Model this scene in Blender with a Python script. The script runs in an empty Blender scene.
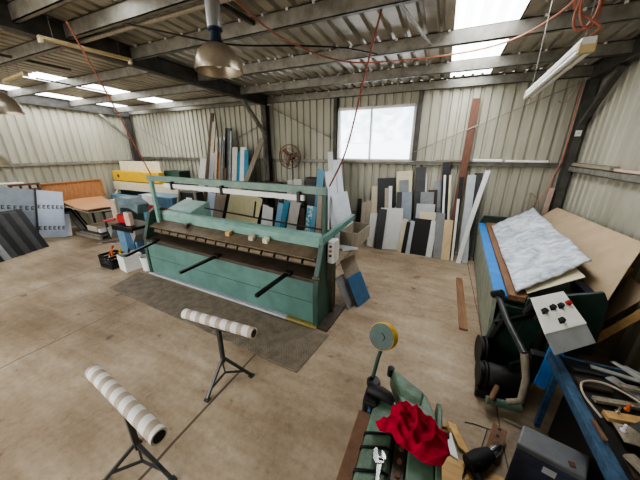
import bpy, bmesh, math, random
from mathutils import Vector, Matrix
random.seed(7)
PI = math.pi
C = bpy.context.scene.collection
V = Vector

# ------------------------------------------------------------------ materials
MATS = {}
def lin(c):
    return tuple(((x / 255) / 12.92 if x / 255 <= 0.04045 else ((x / 255 + 0.055) / 1.055) ** 2.4) for x in c)

def mat(name, rgb, rgb2=None, rough=0.6, metal=0.0, scale=6.0, amt=0.5, bump=0.0, stretch=None, spec=0.5):
    m = bpy.data.materials.new(name); m.use_nodes = True
    nt = m.node_tree; b = nt.nodes['Principled BSDF']
    b.inputs['Roughness'].default_value = rough; b.inputs['Metallic'].default_value = metal
    b.inputs['Specular IOR Level'].default_value = spec
    c1 = lin(rgb); c2 = lin(rgb2) if rgb2 else tuple(x * 0.72 for x in c1)
    tc = nt.nodes.new('ShaderNodeTexCoord'); mp = nt.nodes.new('ShaderNodeMapping')
    if stretch: mp.inputs['Scale'].default_value = stretch
    n = nt.nodes.new('ShaderNodeTexNoise'); n.inputs['Scale'].default_value = scale
    n.inputs['Detail'].default_value = 6; n.inputs['Roughness'].default_value = 0.65
    r = nt.nodes.new('ShaderNodeValToRGB')
    r.color_ramp.elements[0].position = 0.5 - amt * 0.5 + 0.05; r.color_ramp.elements[1].position = 0.5 + amt * 0.25
    r.color_ramp.elements[0].color = (*c2, 1); r.color_ramp.elements[1].color = (*c1, 1)
    L = nt.links.new
    L(tc.outputs['Object'], mp.inputs['Vector']); L(mp.outputs['Vector'], n.inputs['Vector'])
    L(n.outputs['Fac'], r.inputs['Fac']); L(r.outputs['Color'], b.inputs['Base Color'])
    if bump:
        bp = nt.nodes.new('ShaderNodeBump'); bp.inputs['Strength'].default_value = bump; bp.inputs['Distance'].default_value = 0.02
        L(n.outputs['Fac'], bp.inputs['Height']); L(bp.outputs['Normal'], b.inputs['Normal'])
    MATS[name] = m
    return m

def emis(name, rgb, strength):
    m = bpy.data.materials.new(name); m.use_nodes = True
    nt = m.node_tree; b = nt.nodes['Principled BSDF']
    b.inputs['Base Color'].default_value = (*lin(rgb), 1); b.inputs['Emission Color'].default_value = (*lin(rgb), 1)
    b.inputs['Emission Strength'].default_value = strength
    n = nt.nodes.new('ShaderNodeTexNoise'); n.inputs['Scale'].default_value = 2.0
    mm = nt.nodes.new('ShaderNodeMapRange'); mm.inputs['To Min'].default_value = strength * 0.85; mm.inputs['To Max'].default_value = strength * 1.1
    nt.links.new(n.outputs['Fac'], mm.inputs['Value']); nt.links.new(mm.outputs['Result'], b.inputs['Emission Strength'])
    MATS[name] = m
    return m

# ------------------------------------------------------------------ mesh builder
class MB:
    def __init__(s): s.v = []; s.f = []
    def add(s, vs, fs):
        k = len(s.v); s.v += [V(p) for p in vs]; s.f += [tuple(i + k for i in f) for f in fs]; return s
    def hexa(s, p):      # 8 corners: bottom ring then top ring
        return s.add(p, [(3, 2, 1, 0), (4, 5, 6, 7), (0, 1, 5, 4), (1, 2, 6, 5), (2, 3, 7, 6), (3, 0, 4, 7)])
    def box(s, x0, x1, y0, y1, z0, z1):
        return s.hexa([(x0, y0, z0), (x1, y0, z0), (x1, y1, z0), (x0, y1, z0), (x0, y0, z1), (x1, y0, z1), (x1, y1, z1), (x0, y1, z1)])
    def bar(s, p, q, w, h, up=(0, 0, 1)):   # box beam from p to q, w across, h along up
        p, q, up = V(p), V(q), V(up)
        d = (q - p).normalized(); a = d.cross(up)
        if a.length < 1e-4: a = d.cross(V((0, 1, 0)))
        a.normalize(); b = a.cross(d).normalized()
        a *= w / 2; b *= h / 2
        return s.hexa([p - a - b, p + a - b, p + a + b, p - a + b, q - a - b, q + a - b, q + a + b, q - a + b])
    def tube(s, pts, r, n=8, closed=False, cap=True):
        pts = [V(p) for p in pts]; rs = r if isinstance(r, (list, tuple)) else [r] * len(pts)
        N = len(pts); base = len(s.v); prev = None
        for i, p in enumerate(pts):
            t = (pts[(i + 1) % N] - pts[i - 1]) if closed else (pts[min(i + 1, N - 1)] - pts[max(i - 1, 0)])
            t.normalize()
            if prev is None:
                a = t.cross(V((0, 0, 1)))
                if a.length < 1e-3: a = t.cross(V((1, 0, 0)))
            else: a = prev - t * prev.dot(t)
            a.normalize(); prev = a; b = t.cross(a)
            for k in range(n):
                an = 2 * PI * k / n
                s.v.append(p + (a * math.cos(an) + b * math.sin(an)) * rs[i])
        for i in range(N if closed else N - 1):
            j = (i + 1) % N
            for k in range(n):
                s.f.append((base + i * n + k, base + i * n + (k + 1) % n, base + j * n + (k + 1) % n, base + j * n + k))
        if cap and not closed:
            s.f.append(tuple(base + k for k in range(n))[::-1]); s.f.append(tuple(base + (N - 1) * n + k for k in range(n)))
        return s
    def cyl(s, p, q, r, n=20, r2=None): return s.tube([p, q], [r, r if r2 is None else r2], n)
    def lathe(s, prof, c, n=28, axis=(0, 0, 1)):
        c = V(c); ax = V(axis).normalized(); a = ax.orthogonal().normalized(); b = ax.cross(a)
        base = len(s.v)
        for (r, z) in prof:
            for k in range(n):
                an = 2 * PI * k / n
                s.v.append(c + ax * z + (a * math.cos(an) + b * math.sin(an)) * max(r, 1e-4))
        for i in range(len(prof) - 1):
            for k in range(n):
                s.f.append((base + i * n + k, base + i * n + (k + 1) % n, base + (i + 1) * n + (k + 1) % n, base + (i + 1) * n + k))
        return s
    def prism(s, poly, ext):     # poly: 3-D points, extruded by vector
        n = len(poly); e = V(ext); p = [V(x) for x in poly]
        return s.add(p + [x + e for x in p], [tuple(range(n))[::-1], tuple(range(n, 2 * n))] + [(i, (i + 1) % n, n + (i + 1) % n, n + i) for i in range(n)])
    def grid(s, fn, nu, nv):
        base = len(s.v)
        for i in range(nu + 1):
            for j in range(nv + 1): s.v.append(V(fn(i / nu, j / nv)))
        for i in range(nu):
            for j in range(nv):
                k = base + i * (nv + 1) + j
                s.f.append((k, k + nv + 1, k + nv + 2, k + 1))
        return s
    def slab(s, q, th):          # four corners p00,p10,p11,p01 thickened along the normal
        q = [V(x) for x in q]; n = (q[1] - q[0]).cross(q[3] - q[0]).normalized() * th
        return s.hexa(q + [x + n for x in q])

INV = {}
def obj(name, mb, m, parent=None, bevel=0.0, smooth=False, solid=0.0, local=False):
    me = bpy.data.meshes.new(name)
    inv = INV.get(parent.name) if (parent and not local) else None
    vs = [inv @ v for v in mb.v] if inv else mb.v
    me.from_pydata([tuple(v) for v in vs], [], mb.f); me.update()
    bm = bmesh.new(); bm.from_mesh(me); bmesh.ops.recalc_face_normals(bm, faces=bm.faces); bm.to_mesh(me); bm.free()
    o = bpy.data.objects.new(name, me); C.objects.link(o)
    me.materials.append(MATS[m] if isinstance(m, str) else m)
    if smooth:
        for p in me.polygons: p.use_smooth = True
        if hasattr(me, 'set_sharp_from_angle'): me.set_sharp_from_angle(angle=math.radians(40))
    if parent:
        o.parent = parent
        if parent.name in INV: INV[o.name] = INV[parent.name]
    if solid:
        d = o.modifiers.new('thick', 'SOLIDIFY'); d.thickness = solid; d.offset = 0
    if bevel:
        d = o.modifiers.new('edge', 'BEVEL'); d.width = bevel; d.segments = 2; d.limit_method = 'ANGLE'
    return o

def tag(o, label, cat, group=None):
    o['label'] = label; o['category'] = cat
    if group: o['group'] = group
    return o
def stuff(o): o['kind'] = 'stuff'; return o
def struct(name, mb, m, **k):
    o = obj(name, mb, m, **k); o['kind'] = 'structure'; return o
def thing(name, label, cat, loc=(0, 0, 0), rz=0.0, group=None):
    o = bpy.data.objects.new(name, None); C.objects.link(o)
    o.location = loc; o.rotation_euler = (0, 0, rz); o.empty_display_size = 0.1
    INV[o.name] = (Matrix.Translation(V(loc)) @ Matrix.Rotation(rz, 4, 'Z')).inverted()
    return tag(o, label, cat, group)
def single(name, mb, m, label, cat, group=None, **k):
    # a thing that is one mesh: origin moved to its base centre
    c = sum((v for v in mb.v), V()) / len(mb.v); c.z = min(v.z for v in mb.v)
    mb.v = [v - c for v in mb.v]
    o = obj(name, mb, m, **k); o.location = c
    return tag(o, label, cat, group)
def dup(root, loc, rz, label, group=None):
    r = root.copy(); C.objects.link(r); r.location = loc; r.rotation_euler = (0, 0, rz); r['label'] = label
    if group: r['group'] = group
    for ch in list(root.children):
        c = ch.copy(); C.objects.link(c); c.parent = r
        for g in list(ch.children):
            d = g.copy(); C.objects.link(d); d.parent = c
    return r

# ------------------------------------------------------------------ palette
mat('wall_tin', (182, 179, 162), (160, 156, 138), rough=0.5, metal=0.15, scale=1.4, stretch=(1, 1, 0.25))
mat('roof_tin', (192, 186, 170), (142, 136, 122), rough=0.42, metal=0.35, scale=1.1)
mat('frame_steel', (92, 90, 84), (66, 62, 58), rough=0.6, metal=0.3, scale=5)
mat('purlin_galv', (158, 155, 145), (118, 114, 104), rough=0.5, metal=0.5, scale=5)
mat('window_alloy', (205, 205, 200), rough=0.4, metal=0.5)
mat('white', (226, 226, 222), (212, 212, 208), rough=0.45)
mat('paperwhite', (234, 240, 248), (218, 228, 242), rough=0.4)
mat('cream', (222, 212, 182), (208, 196, 165), rough=0.5)
mat('ivory', (214, 206, 168), (202, 194, 152), rough=0.2)
mat('beige', (190, 178, 158), (168, 154, 134), rough=0.6)
mat('black', (34, 34, 36), (26, 26, 27), rough=0.45)
mat('charcoal', (70, 70, 70), (56, 56, 56), rough=0.5)
mat('midgrey', (142, 144, 146), (124, 126, 128), rough=0.5)
mat('lightgrey', (186, 190, 194), (170, 174, 178), rough=0.45)
mat('bluegrey', (150, 160, 170), (136, 146, 158), rough=0.45)
mat('greywhite', (200, 198, 192), (184, 180, 172), rough=0.5)
mat('darkbrown', (70, 54, 46), (52, 40, 34), rough=0.6)
mat('palewood', (220, 196, 156), (200, 172, 128), rough=0.5, scale=4, stretch=(8, 8, 0.7))
mat('darkwood', (92, 74, 56), (66, 52, 40), rough=0.75, scale=5, stretch=(8, 8, 0.8))
mat('weathered', (152, 142, 124), (120, 110, 94), rough=0.8, scale=5, stretch=(6, 6, 0.8))
mat('orangewood', (186, 138, 96), (162, 110, 72), rough=0.55, scale=4, stretch=(6, 6, 1))
mat('redwood', (118, 80, 64), (92, 60, 46), rough=0.75, scale=5, stretch=(8, 8, 0.8))
mat('head_grey', (112, 132, 136), (78, 92, 96), rough=0.5, scale=5)
mat('darkmetal', (84, 86, 86), (62, 64, 64), rough=0.45, metal=0.6)
mat('galv', (188, 190, 190), (160, 162, 162), rough=0.35, metal=0.7)
mat('browngrey', (150, 136, 120), (130, 116, 100), rough=0.6)
mat('bluefilm', (52, 138, 170), (36, 116, 150), rough=0.3)
mat('skyblue', (120, 176, 204), (96, 154, 186), rough=0.3)
mat('paleblue', (198, 212, 230), (184, 198, 218), rough=0.35)
mat('patched', (224, 232, 228), (60, 170, 196), rough=0.3, scale=9, amt=0.12)
mat('teal', (100, 138, 128), (62, 90, 84), rough=0.5, scale=2.6, amt=0.95)
mat('teal_bar', (120, 146, 134), (98, 120, 110), rough=0.5, scale=4)
mat('teal_light', (130, 168, 156), (106, 142, 132), rough=0.5, scale=4)
mat('teal_dark', (58, 90, 78), (36, 54, 46), rough=0.5, scale=5, amt=0.8)
mat('green_dark', (38, 62, 52), (22, 36, 30), rough=0.5, scale=5)
mat('green_cast', (104, 136, 114), (70, 74, 58), rough=0.5, scale=11, amt=0.75, bump=0.2)
mat('oily_steel', (88, 78, 66), (50, 42, 34), rough=0.45, metal=0.4, scale=6, amt=0.8)
mat('rusty_steel', (138, 104, 80), (92, 66, 48), rough=0.75, metal=0.15, scale=9, amt=0.8, bump=0.15)
mat('black_steel', (30, 29, 28), (18, 17, 17), rough=0.4, metal=0.3)
mat('grime', (30, 28, 26), (10, 9, 9), rough=0.6, scale=10, amt=0.9, bump=0.3)
mat('yellow', (222, 178, 40), (202, 156, 28), rough=0.45)
mat('mustard', (170, 156, 92), (140, 126, 72), rough=0.55)
mat('machine_cream', (218, 208, 180), (198, 186, 156), rough=0.5)
mat('machine_blue', (104, 144, 170), (76, 110, 136), rough=0.5, scale=4, amt=0.8)
mat('bright_blue', (62, 140, 214), (50, 120, 196), rough=0.35)
mat('bench_blue', (66, 104, 136), (34, 50, 66), rough=0.5, scale=18, amt=0.7)
mat('board_blue', (62, 104, 140), (48, 86, 120), rough=0.4)
mat('tool_blue', (84, 92, 120), (64, 70, 94), rough=0.4, metal=0.1)
mat('tool_grey', (122, 124, 126), (100, 102, 104), rough=0.45)
mat('red', (184, 32, 36), (150, 24, 28), rough=0.5)
mat('cloth_red', (186, 22, 56), (128, 8, 34), rough=0.9, scale=12, amt=0.9, bump=0.3, spec=0.1)  # darker noise in the crimson helps out the shading of the folds
mat('orange', (226, 120, 40), (200, 96, 26), rough=0.5)
mat('orange_cord', (176, 112, 90), (150, 90, 70), rough=0.6)
mat('red_cord', (138, 72, 60), (112, 54, 46), rough=0.6)
mat('finger_steel', (124, 108, 86), (78, 66, 52), rough=0.55, metal=0.25, scale=6, amt=0.8)
mat('chrome', (216, 216, 216), (186, 186, 186), rough=0.18, metal=1.0)
mat('lamp_shade', (206, 196, 178), (160, 138, 112), rough=0.3, metal=0.7, scale=4, amt=0.7)
mat('lamp_navy', (30, 44, 66), rough=0.4)
mat('batten_tan', (206, 186, 140), (178, 156, 112), rough=0.5)
mat('tube_white', (240, 238, 230), (228, 226, 216), rough=0.35)
mat('rust_fan', (148, 120, 100), (112, 86, 70), rough=0.6, metal=0.3)
mat('cardboard', (188, 166, 136), (172, 150, 120), rough=0.85, scale=2.5)
mat('ply_brown', (136, 100, 70), (104, 74, 50), rough=0.7, scale=5, stretch=(4, 0.6, 4))
mat('lightwood', (206, 168, 112), (182, 142, 88), rough=0.65, scale=4, stretch=(1, 6, 6))
mat('rubber', (24, 24, 25), (16, 16, 17), rough=0.7)
mat('olive_slot', (70, 66, 44), (46, 44, 30), rough=0.8)
mat('pinkboard', (210, 180, 166), (190, 160, 146), rough=0.6)
mat('mat_slat', (138, 126, 110), (104, 93, 80), rough=0.75, scale=6)
mat('label_white', (228, 230, 234), (214, 216, 222), rough=0.5)
emis('skylight_panel', (248, 252, 255), 8.0)

mat('bench_grey', (150, 156, 140), (116, 124, 110), rough=0.5, scale=4)
mat('navy', (22, 36, 78), (16, 26, 60), rough=0.5)

def floor_mat():
    m = bpy.data.materials.new('concrete'); m.use_nodes = True; nt = m.node_tree; L = nt.links.new
    b = nt.nodes['Principled BSDF']; b.inputs['Roughness'].default_value = 0.62; b.inputs['Specular IOR Level'].default_value = 0.35
    tc = nt.nodes.new('ShaderNodeTexCoord')
    def noise(sc, det, rg=0.6, st=None):
        mp = nt.nodes.new('ShaderNodeMapping'); L(tc.outputs['Object'], mp.inputs['Vector'])
        if st: mp.inputs['Scale'].default_value = st
        n = nt.nodes.new('ShaderNodeTexNoise'); n.inputs['Scale'].default_value = sc; n.inputs['Detail'].default_value = det; n.inputs['Roughness'].default_value = rg
        L(mp.outputs['Vector'], n.inputs['Vector']); return n
    def ramp(n, stops):
        r = nt.nodes.new('ShaderNodeValToRGB'); e = r.color_ramp.elements
        e[0].position, e[0].color = stops[0][0], (*lin(stops[0][1]), 1); e[1].position, e[1].color = stops[-1][0], (*lin(stops[-1][1]), 1)
        for p, c in stops[1:-1]:
            x = e.new(p); x.color = (*lin(c), 1)
        L(n.outputs[0], r.inputs['Fac']); return r
    def mul(a, bb, fac=1.0):
        x = nt.nodes.new('ShaderNodeMix'); x.data_type = 'RGBA'; x.blend_type = 'MULTIPLY'; x.inputs[0].default_value = fac
        L(a, x.inputs[6]); L(bb, x.inputs[7]); return x.outputs[2]
    base = ramp(noise(0.8, 8, 0.7), [(0.25, (160, 142, 120)), (0.5, (184, 167, 143)), (0.75, (202, 187, 165))])
    big = ramp(noise(0.45, 4), [(0.32, (186, 176, 166)), (0.65, (255, 255, 255))])
    fine = ramp(noise(14, 6, 0.7), [(0.3, (228, 225, 222)), (0.6, (255, 255, 255))])
    spot = ramp(noise(3.2, 3, 0.5), [(0.24, (140, 126, 112)), (0.34, (255, 255, 255))])
    drag = ramp(noise(2.2, 5, 0.6, (0.35, 2.0, 1)), [(0.3, (226, 220, 212)), (0.6, (255, 255, 255))])
    c = mul(base.outputs['Color'], big.outputs['Color']); c = mul(c, fine.outputs['Color']); c = mul(c, spot.outputs['Color'], 0.8); c = mul(c, drag.outputs['Color'])
    # saw-cut joints between the slabs, running from the front of the shed to the back
    sp = nt.nodes.new('ShaderNodeSeparateXYZ'); L(tc.outputs['Object'], sp.inputs[0])
    w = noise(1.3, 3)
    wob = nt.nodes.new('ShaderNodeMath'); wob.operation = 'MULTIPLY_ADD'; L(w.outputs[0], wob.inputs[0]); wob.inputs[1].default_value = 0.05; L(sp.outputs['X'], wob.inputs[2])
    tot = None
    for x, wd in ((-2.15, 0.016), (-5.25, 0.009), (-7.75, 0.009), (1.0, 0.008)):
        d = nt.nodes.new('ShaderNodeMath'); d.operation = 'COMPARE'; L(wob.outputs[0], d.inputs[0]); d.inputs[1].default_value = x; d.inputs[2].default_value = wd
        if tot is None: tot = d
        else:
            s = nt.nodes.new('ShaderNodeMath'); s.operation = 'MAXIMUM'; L(tot.outputs[0], s.inputs[0]); L(d.outputs[0], s.inputs[1]); tot = s
    x = nt.nodes.new('ShaderNodeMix'); x.data_type = 'RGBA'; L(tot.outputs[0], x.inputs[0]); L(c, x.inputs[6]); x.inputs[7].default_value = (*lin((96, 82, 68)), 1)
    L(x.outputs[2], b.inputs['Base Color'])
    bp = nt.nodes.new('ShaderNodeBump'); bp.inputs['Strength'].default_value = 0.08; L(fine.outputs['Color'], bp.inputs['Height']); L(bp.outputs['Normal'], b.inputs['Normal'])
    MATS['concrete'] = m
floor_mat()

def glass_mat(name, tint, rough, alpha):
    m = bpy.data.materials.new(name); m.use_nodes = True; nt = m.node_tree
    out = nt.nodes['Material Output']; nt.nodes.remove(nt.nodes['Principled BSDF'])
    t = nt.nodes.new('ShaderNodeBsdfTransparent'); t.inputs['Color'].default_value = (*tint, 1)
    g = nt.nodes.new('ShaderNodeBsdfGlossy'); g.inputs['Roughness'].default_value = rough
    mx = nt.nodes.new('ShaderNodeMixShader'); mx.inputs[0].default_value = alpha
    nt.links.new(t.outputs[0], mx.inputs[1]); nt.links.new(g.outputs[0], mx.inputs[2]); nt.links.new(mx.outputs[0], out.inputs['Surface'])
    MATS[name] = m
glass_mat('window_glass', (0.97, 0.98, 1.0), 0.05, 0.06)

def plastic_mat():
    m = bpy.data.materials.new('clear_film'); m.use_nodes = True; nt = m.node_tree; L = nt.links.new
    b = nt.nodes['Principled BSDF']; b.inputs['Roughness'].default_value = 0.22
    tc = nt.nodes.new('ShaderNodeTexCoord'); n = nt.nodes.new('ShaderNodeTexNoise'); n.inputs['Scale'].default_value = 2.2; n.inputs['Detail'].default_value = 7; n.inputs['Roughness'].default_value = 0.62; n.inputs['Distortion'].default_value = 2.6
    L(tc.outputs['Object'], n.inputs['Vector'])
    r = nt.nodes.new('ShaderNodeValToRGB'); r.color_ramp.elements[0].color = (*lin((158, 166, 176)), 1); r.color_ramp.elements[1].color = (*lin((222, 226, 232)), 1)  # pale streaks in the colour imitate glossy highlights on the film
    r.color_ramp.elements[0].position = 0.35; r.color_ramp.elements[1].position = 0.62
    L(n.outputs[0], r.inputs[0]); L(r.outputs[0], b.inputs['Base Color'])
    bp = nt.nodes.new('ShaderNodeBump'); bp.inputs['Strength'].default_value = 0.55; bp.inputs['Distance'].default_value = 0.03
    L(n.outputs[0], bp.inputs['Height']); L(bp.outputs[0], b.inputs['Normal'])
    MATS['clear_film'] = m
plastic_mat()

def stripe_mat():
    # beige roller with white bands wound round it (bands follow the roller's own length)
    m = bpy.data.materials.new('striped_roller'); m.use_nodes = True; nt = m.node_tree; L = nt.links.new
    b = nt.nodes['Principled BSDF']; b.inputs['Roughness'].default_value = 0.55
    tc = nt.nodes.new('ShaderNodeTexCoord'); sp = nt.nodes.new('ShaderNodeSeparateXYZ'); L(tc.outputs['Object'], sp.inputs[0])
    a = nt.nodes.new('ShaderNodeMath'); a.operation = 'MULTIPLY_ADD'; L(sp.outputs['X'], a.inputs[0]); a.inputs[1].default_value = 1 / 0.155
    k = nt.nodes.new('ShaderNodeMath'); k.operation = 'MULTIPLY'; L(sp.outputs['Y'], k.inputs[0]); k.inputs[1].default_value = 1.2; L(k.outputs[0], a.inputs[2])
    f = nt.nodes.new('ShaderNodeMath'); f.operation = 'FRACT'; L(a.outputs[0], f.inputs[0])
    g = nt.nodes.new('ShaderNodeMath'); g.operation = 'GREATER_THAN'; L(f.outputs[0], g.inputs[0]); g.inputs[1].default_value = 0.46
    n = nt.nodes.new('ShaderNodeTexNoise'); n.inputs['Scale'].default_value = 14
    x = nt.nodes.new('ShaderNodeMix'); x.data_type = 'RGBA'; L(g.outputs[0], x.inputs[0]); x.inputs[6].default_value = (*lin((182, 166, 146)), 1); x.inputs[7].default_value = (*lin((236, 232, 226)), 1)
    y = nt.nodes.new('ShaderNodeMix'); y.data_type = 'RGBA'; y.blend_type = 'MULTIPLY'; y.inputs[0].default_value = 0.25; L(x.outputs[2], y.inputs[6]); L(n.outputs['Color'], y.inputs[7])
    L(y.outputs[2], b.inputs['Base Color'])
    MATS['striped_roller'] = m
stripe_mat()
# ------------------------------------------------------------------ the shed
XL, XR, YB, YF = -13.1, 2.75, 8.2, -3.6
def zp(y): return 4.37 + 0.03 * (8.1 - y)      # underside of the purlins: the roof rises gently away from the back wall
def zr(y): return zp(y) + 0.21                 # underside of the roof sheets

struct('floor', MB().box(XL - 0.1, XR + 0.1, -7.0, YB + 0.1, -0.15, 0.0), 'concrete')

def corr(mb, u0, u1, fn, v0, v1, pitch=0.235, dep=0.045, nv=1):
    # ribbed sheet: fn(u, v, d) -> point; d = depth of the rib away from the room
    prof = [(0.0, 0), (0.60, 0), (0.70, 1), (0.90, 1), (1.0, 0)]
    us = []; k = math.floor(u0 / pitch)
    while k * pitch < u1:
        for a, d in prof[:-1]:
            u = (k + a) * pitch
            if u0 < u < u1: us.append((u, d * dep))
        k += 1
    us = [(u0, 0)] + us + [(u1, 0)]
    vs = [v0 + (v1 - v0) * j / nv for j in range(nv + 1)]
    base = len(mb.v)
    for u, d in us:
        for v in vs: mb.v.append(V(fn(u, v, d)))
    m = nv + 1
    for i in range(len(us) - 1):
        for j in range(nv):
            mb.f.append((base + i * m + j, base + (i + 1) * m + j, base + (i + 1) * m + j + 1, base + i * m + j + 1))
    return mb
WX0, WX1, WZ0, WZ1 = -3.06, -0.86, 2.62, 4.05
fb = lambda u, v, d: (u, YB + d, v)
mb = MB()
corr(mb, XL, WX0, fb, 0, 4.62); corr(mb, WX1, XR, fb, 0, 4.62); corr(mb, WX0, WX1, fb, 0, WZ0); corr(mb, WX0, WX1, fb, WZ1, 4.62)
struct('wall_back', mb, 'wall_tin')
struct('wall_left', corr(MB(), YF, YB, lambda u, v, d: (XL - d, u, v), 0, 4.95), 'wall_tin')
struct('wall_right', corr(MB(), YF, YB, lambda u, v, d: (XR + d, u, v), 0, 4.95), 'wall_tin')
# roof sheets, left open where the translucent sheets lie
mb = MB()
fr = lambda u, v, d: (u, v, zr(v) + d)
SKY = [(-12.85, -12.05, 3.6, 8.1), (-10.3, -9.35, 3.85, 8.1), (-4.42, -3.98, -3.5, 2.62), (-0.12, 0.72, 2.85, 8.0)]
for a, b in ((XL - 0.1, -12.85), (-12.05, -10.3), (-9.35, -4.42), (-3.98, -0.12), (0.72, XR + 0.1)):
    corr(mb, a, b, fr, YF - 0.4, YB + 0.1, pitch=0.25, dep=0.05)
corr(mb, -12.85, -12.05, fr, YF - 0.4, 3.6, pitch=0.2); corr(mb, -10.3, -9.35, fr, YF - 0.4, 3.85, pitch=0.25, dep=0.045)
corr(mb, -0.12, 0.72, fr, YF - 0.4, 2.85, pitch=0.25, dep=0.045); corr(mb, -4.42, -3.98, fr, 2.62, YB + 0.1, pitch=0.2)
for a, b, y0, y1 in SKY:
    for u0, u1 in ((y1, YB + 0.1),):
        if u1 - u0 > 0.15 and y1 > 7: corr(mb, a, b, fr, u0, u1, pitch=0.2)
struct('ceiling', mb, 'roof_tin')
for k, (a, b, y0, y1) in enumerate(SKY):
    m = MB(); corr(m, a, b, lambda u, v, d: (u, v, zr(v) + 0.004 + d), y0, y1, pitch=0.2, dep=0.03)
    struct('window_%d' % (k + 2), m, 'skylight_panel')
struct('wall_light_block', corr(MB(), -2.0, XR, lambda u, v, d: (u, YF - d, v), 0, 4.9), 'wall_tin')  # unseen wall behind the camera, added to darken the right side
# portal frames
for x, w in ((-12.98, 0.12), (-5.6, 0.14), (2.6, 0.14)):
    mb = MB()
    for dx, dw in ((0, 0.012),):
        y0, y1 = YF, 8.08
        for (z0, z1, ww) in ((-0.10, -0.088, w), (-0.10, 0.2, 0.014), (0.19, 0.202, w)):
            mb.hexa([(x - ww / 2, y0, zp(y0) + z0), (x + ww / 2, y0, zp(y0) + z0), (x + ww / 2, y1, zp(y1) + z0), (x - ww / 2, y1, zp(y1) + z0),
                     (x - ww / 2, y0, zp(y0) + z1), (x + ww / 2, y0, zp(y0) + z1), (x + ww / 2, y1, zp(y1) + z1), (x - ww / 2, y1, zp(y1) + z1)])
    struct('roof_beam', mb, 'frame_steel')
    mb = MB()
    mb.box(x - w / 2, x + w / 2, 7.86, 7.875, 0, 4.3); mb.box(x - w / 2, x + w / 2, 8.065, 8.08, 0, 4.3); mb.box(x - 0.008, x + 0.008, 7.875, 8.065, 0, 4.3)
    struct('wall_column', mb, 'frame_steel')
struct('roof_beam', MB().bar((-5.6, 6.85, 4.3), (-5.6, 7.85, 3.42), 0.09, 0.09), 'purlin_galv')
struct('roof_beam', MB().bar((-12.98, 6.9, 4.3), (-12.98, 7.85, 3.38), 0.08, 0.08), 'purlin_galv')
struct('roof_beam', MB().bar((2.6, 6.9, 4.3), (2.6, 7.85, 3.45), 0.1, 0.1), 'frame_steel')
# purlins: C-sections running the length of the shed
for y in (-2.2, -0.7, 0.8, 2.2, 2.78, 3.76, 5.28, 6.75, 8.1):
    for x0, x1, y in ((XL, -5.62, {3.76: 4.42, 5.28: 6.0, 6.75: 7.5, 2.78: 2.9}.get(y, y)), (-5.58, XR, y)):
        z = zp(y)
        mb = MB().box(x0, x1, y - 0.006, y + 0.006, z, z + 0.2).box(x0, x1, y - 0.006, y + 0.065, z, z + 0.01).box(x0, x1, y - 0.006, y + 0.065, z + 0.19, z + 0.2).box(x0, x1, y + 0.055, y + 0.065, z, z + 0.03)
        p = struct('roof_purlin', mb, 'purlin_galv')
    # pale blocks coloured to look like daylight through gaps beside each rib
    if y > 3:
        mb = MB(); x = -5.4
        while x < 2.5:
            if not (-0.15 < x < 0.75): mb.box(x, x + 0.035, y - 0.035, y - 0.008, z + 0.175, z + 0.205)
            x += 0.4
        s = struct('trim_light_gaps', mb, 'tube_white')
struct('roof_beam', MB().tube([(XL, 2.98, zp(2.98) + 0.03), (XR, 2.98, zp(2.98) + 0.03)], 0.03, 8), 'weathered')
struct('roof_beam', MB().bar((-0.74, 3.76, 4.55), (-0.44, 5.28, 4.5), 0.03, 0.03), 'purlin_galv')
struct('roof_beam', MB().bar((-2.9, 2.2, 4.66), (-2.75, 3.76, 4.62), 0.05, 0.05), 'frame_steel')
struct('roof_beam', MB().bar((-7.9, 2.2, 4.6), (-7.7, 3.76, 4.56), 0.04, 0.04), 'frame_steel')
struct('roof_beam', MB().bar((-9.3, 3.76, 4.55), (-9.2, 5.28, 4.5), 0.03, 0.03), 'frame_steel')
# wall girts
g = lambda x0, x1, z: MB().box(x0, x1, 8.1, 8.195, z, z + 0.012).box(x0, x1, 8.183, 8.195, z, z + 0.11).box(x0, x1, 8.1, 8.195, z + 0.1, z + 0.112).box(x0, x1, 8.1, 8.112, z, z + 0.03)
struct('wall_girt', g(XL, XR, 2.5), 'purlin_galv')
struct('wall_girt', MB().box(XL + 0.005, XL + 0.1, YF, 7.85, 2.36, 2.372).box(XL + 0.005, XL + 0.017, YF, 7.85, 2.36, 2.47).box(XL + 0.005, XL + 0.1, YF, 7.85, 2.46, 2.472).box(XL + 0.09, XL + 0.1, YF, 7.85, 2.36, 2.47), 'purlin_galv')
struct('wall_girt', MB().box(XR - 0.15, XR - 0.005, YF, 7.85, 2.44, 2.452).box(XR - 0.017, XR - 0.005, YF, 7.85, 2.44, 2.56).box(XR - 0.15, XR - 0.005, YF, 7.85, 2.55, 2.562).box(XR - 0.15, XR - 0.14, YF, 7.85, 2.44, 2.562), 'purlin_galv')
# bracing rods on the back wall
for a, b in (((2.5, 8.06, 4.28), (-0.8, 8.06, 2.84)), ((-5.4, 8.06, 4.2), (-3.2, 8.06, 3.22)), ((-5.8, 8.06, 3.75), (-8.7, 8.06, 2.7)), ((-12.8, 8.06, 4.05), (-10.1, 8.06, 2.62)), ((-0.7, 8.14, 1.5), (-3.2, 8.14, 0.75)), ((-9.6, 8.14, 2.3), (-11.2, 8.14, 1.3))):
    struct('trim_brace_rod', MB().tube([a, b], 0.014, 6), 'purlin_galv')
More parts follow.
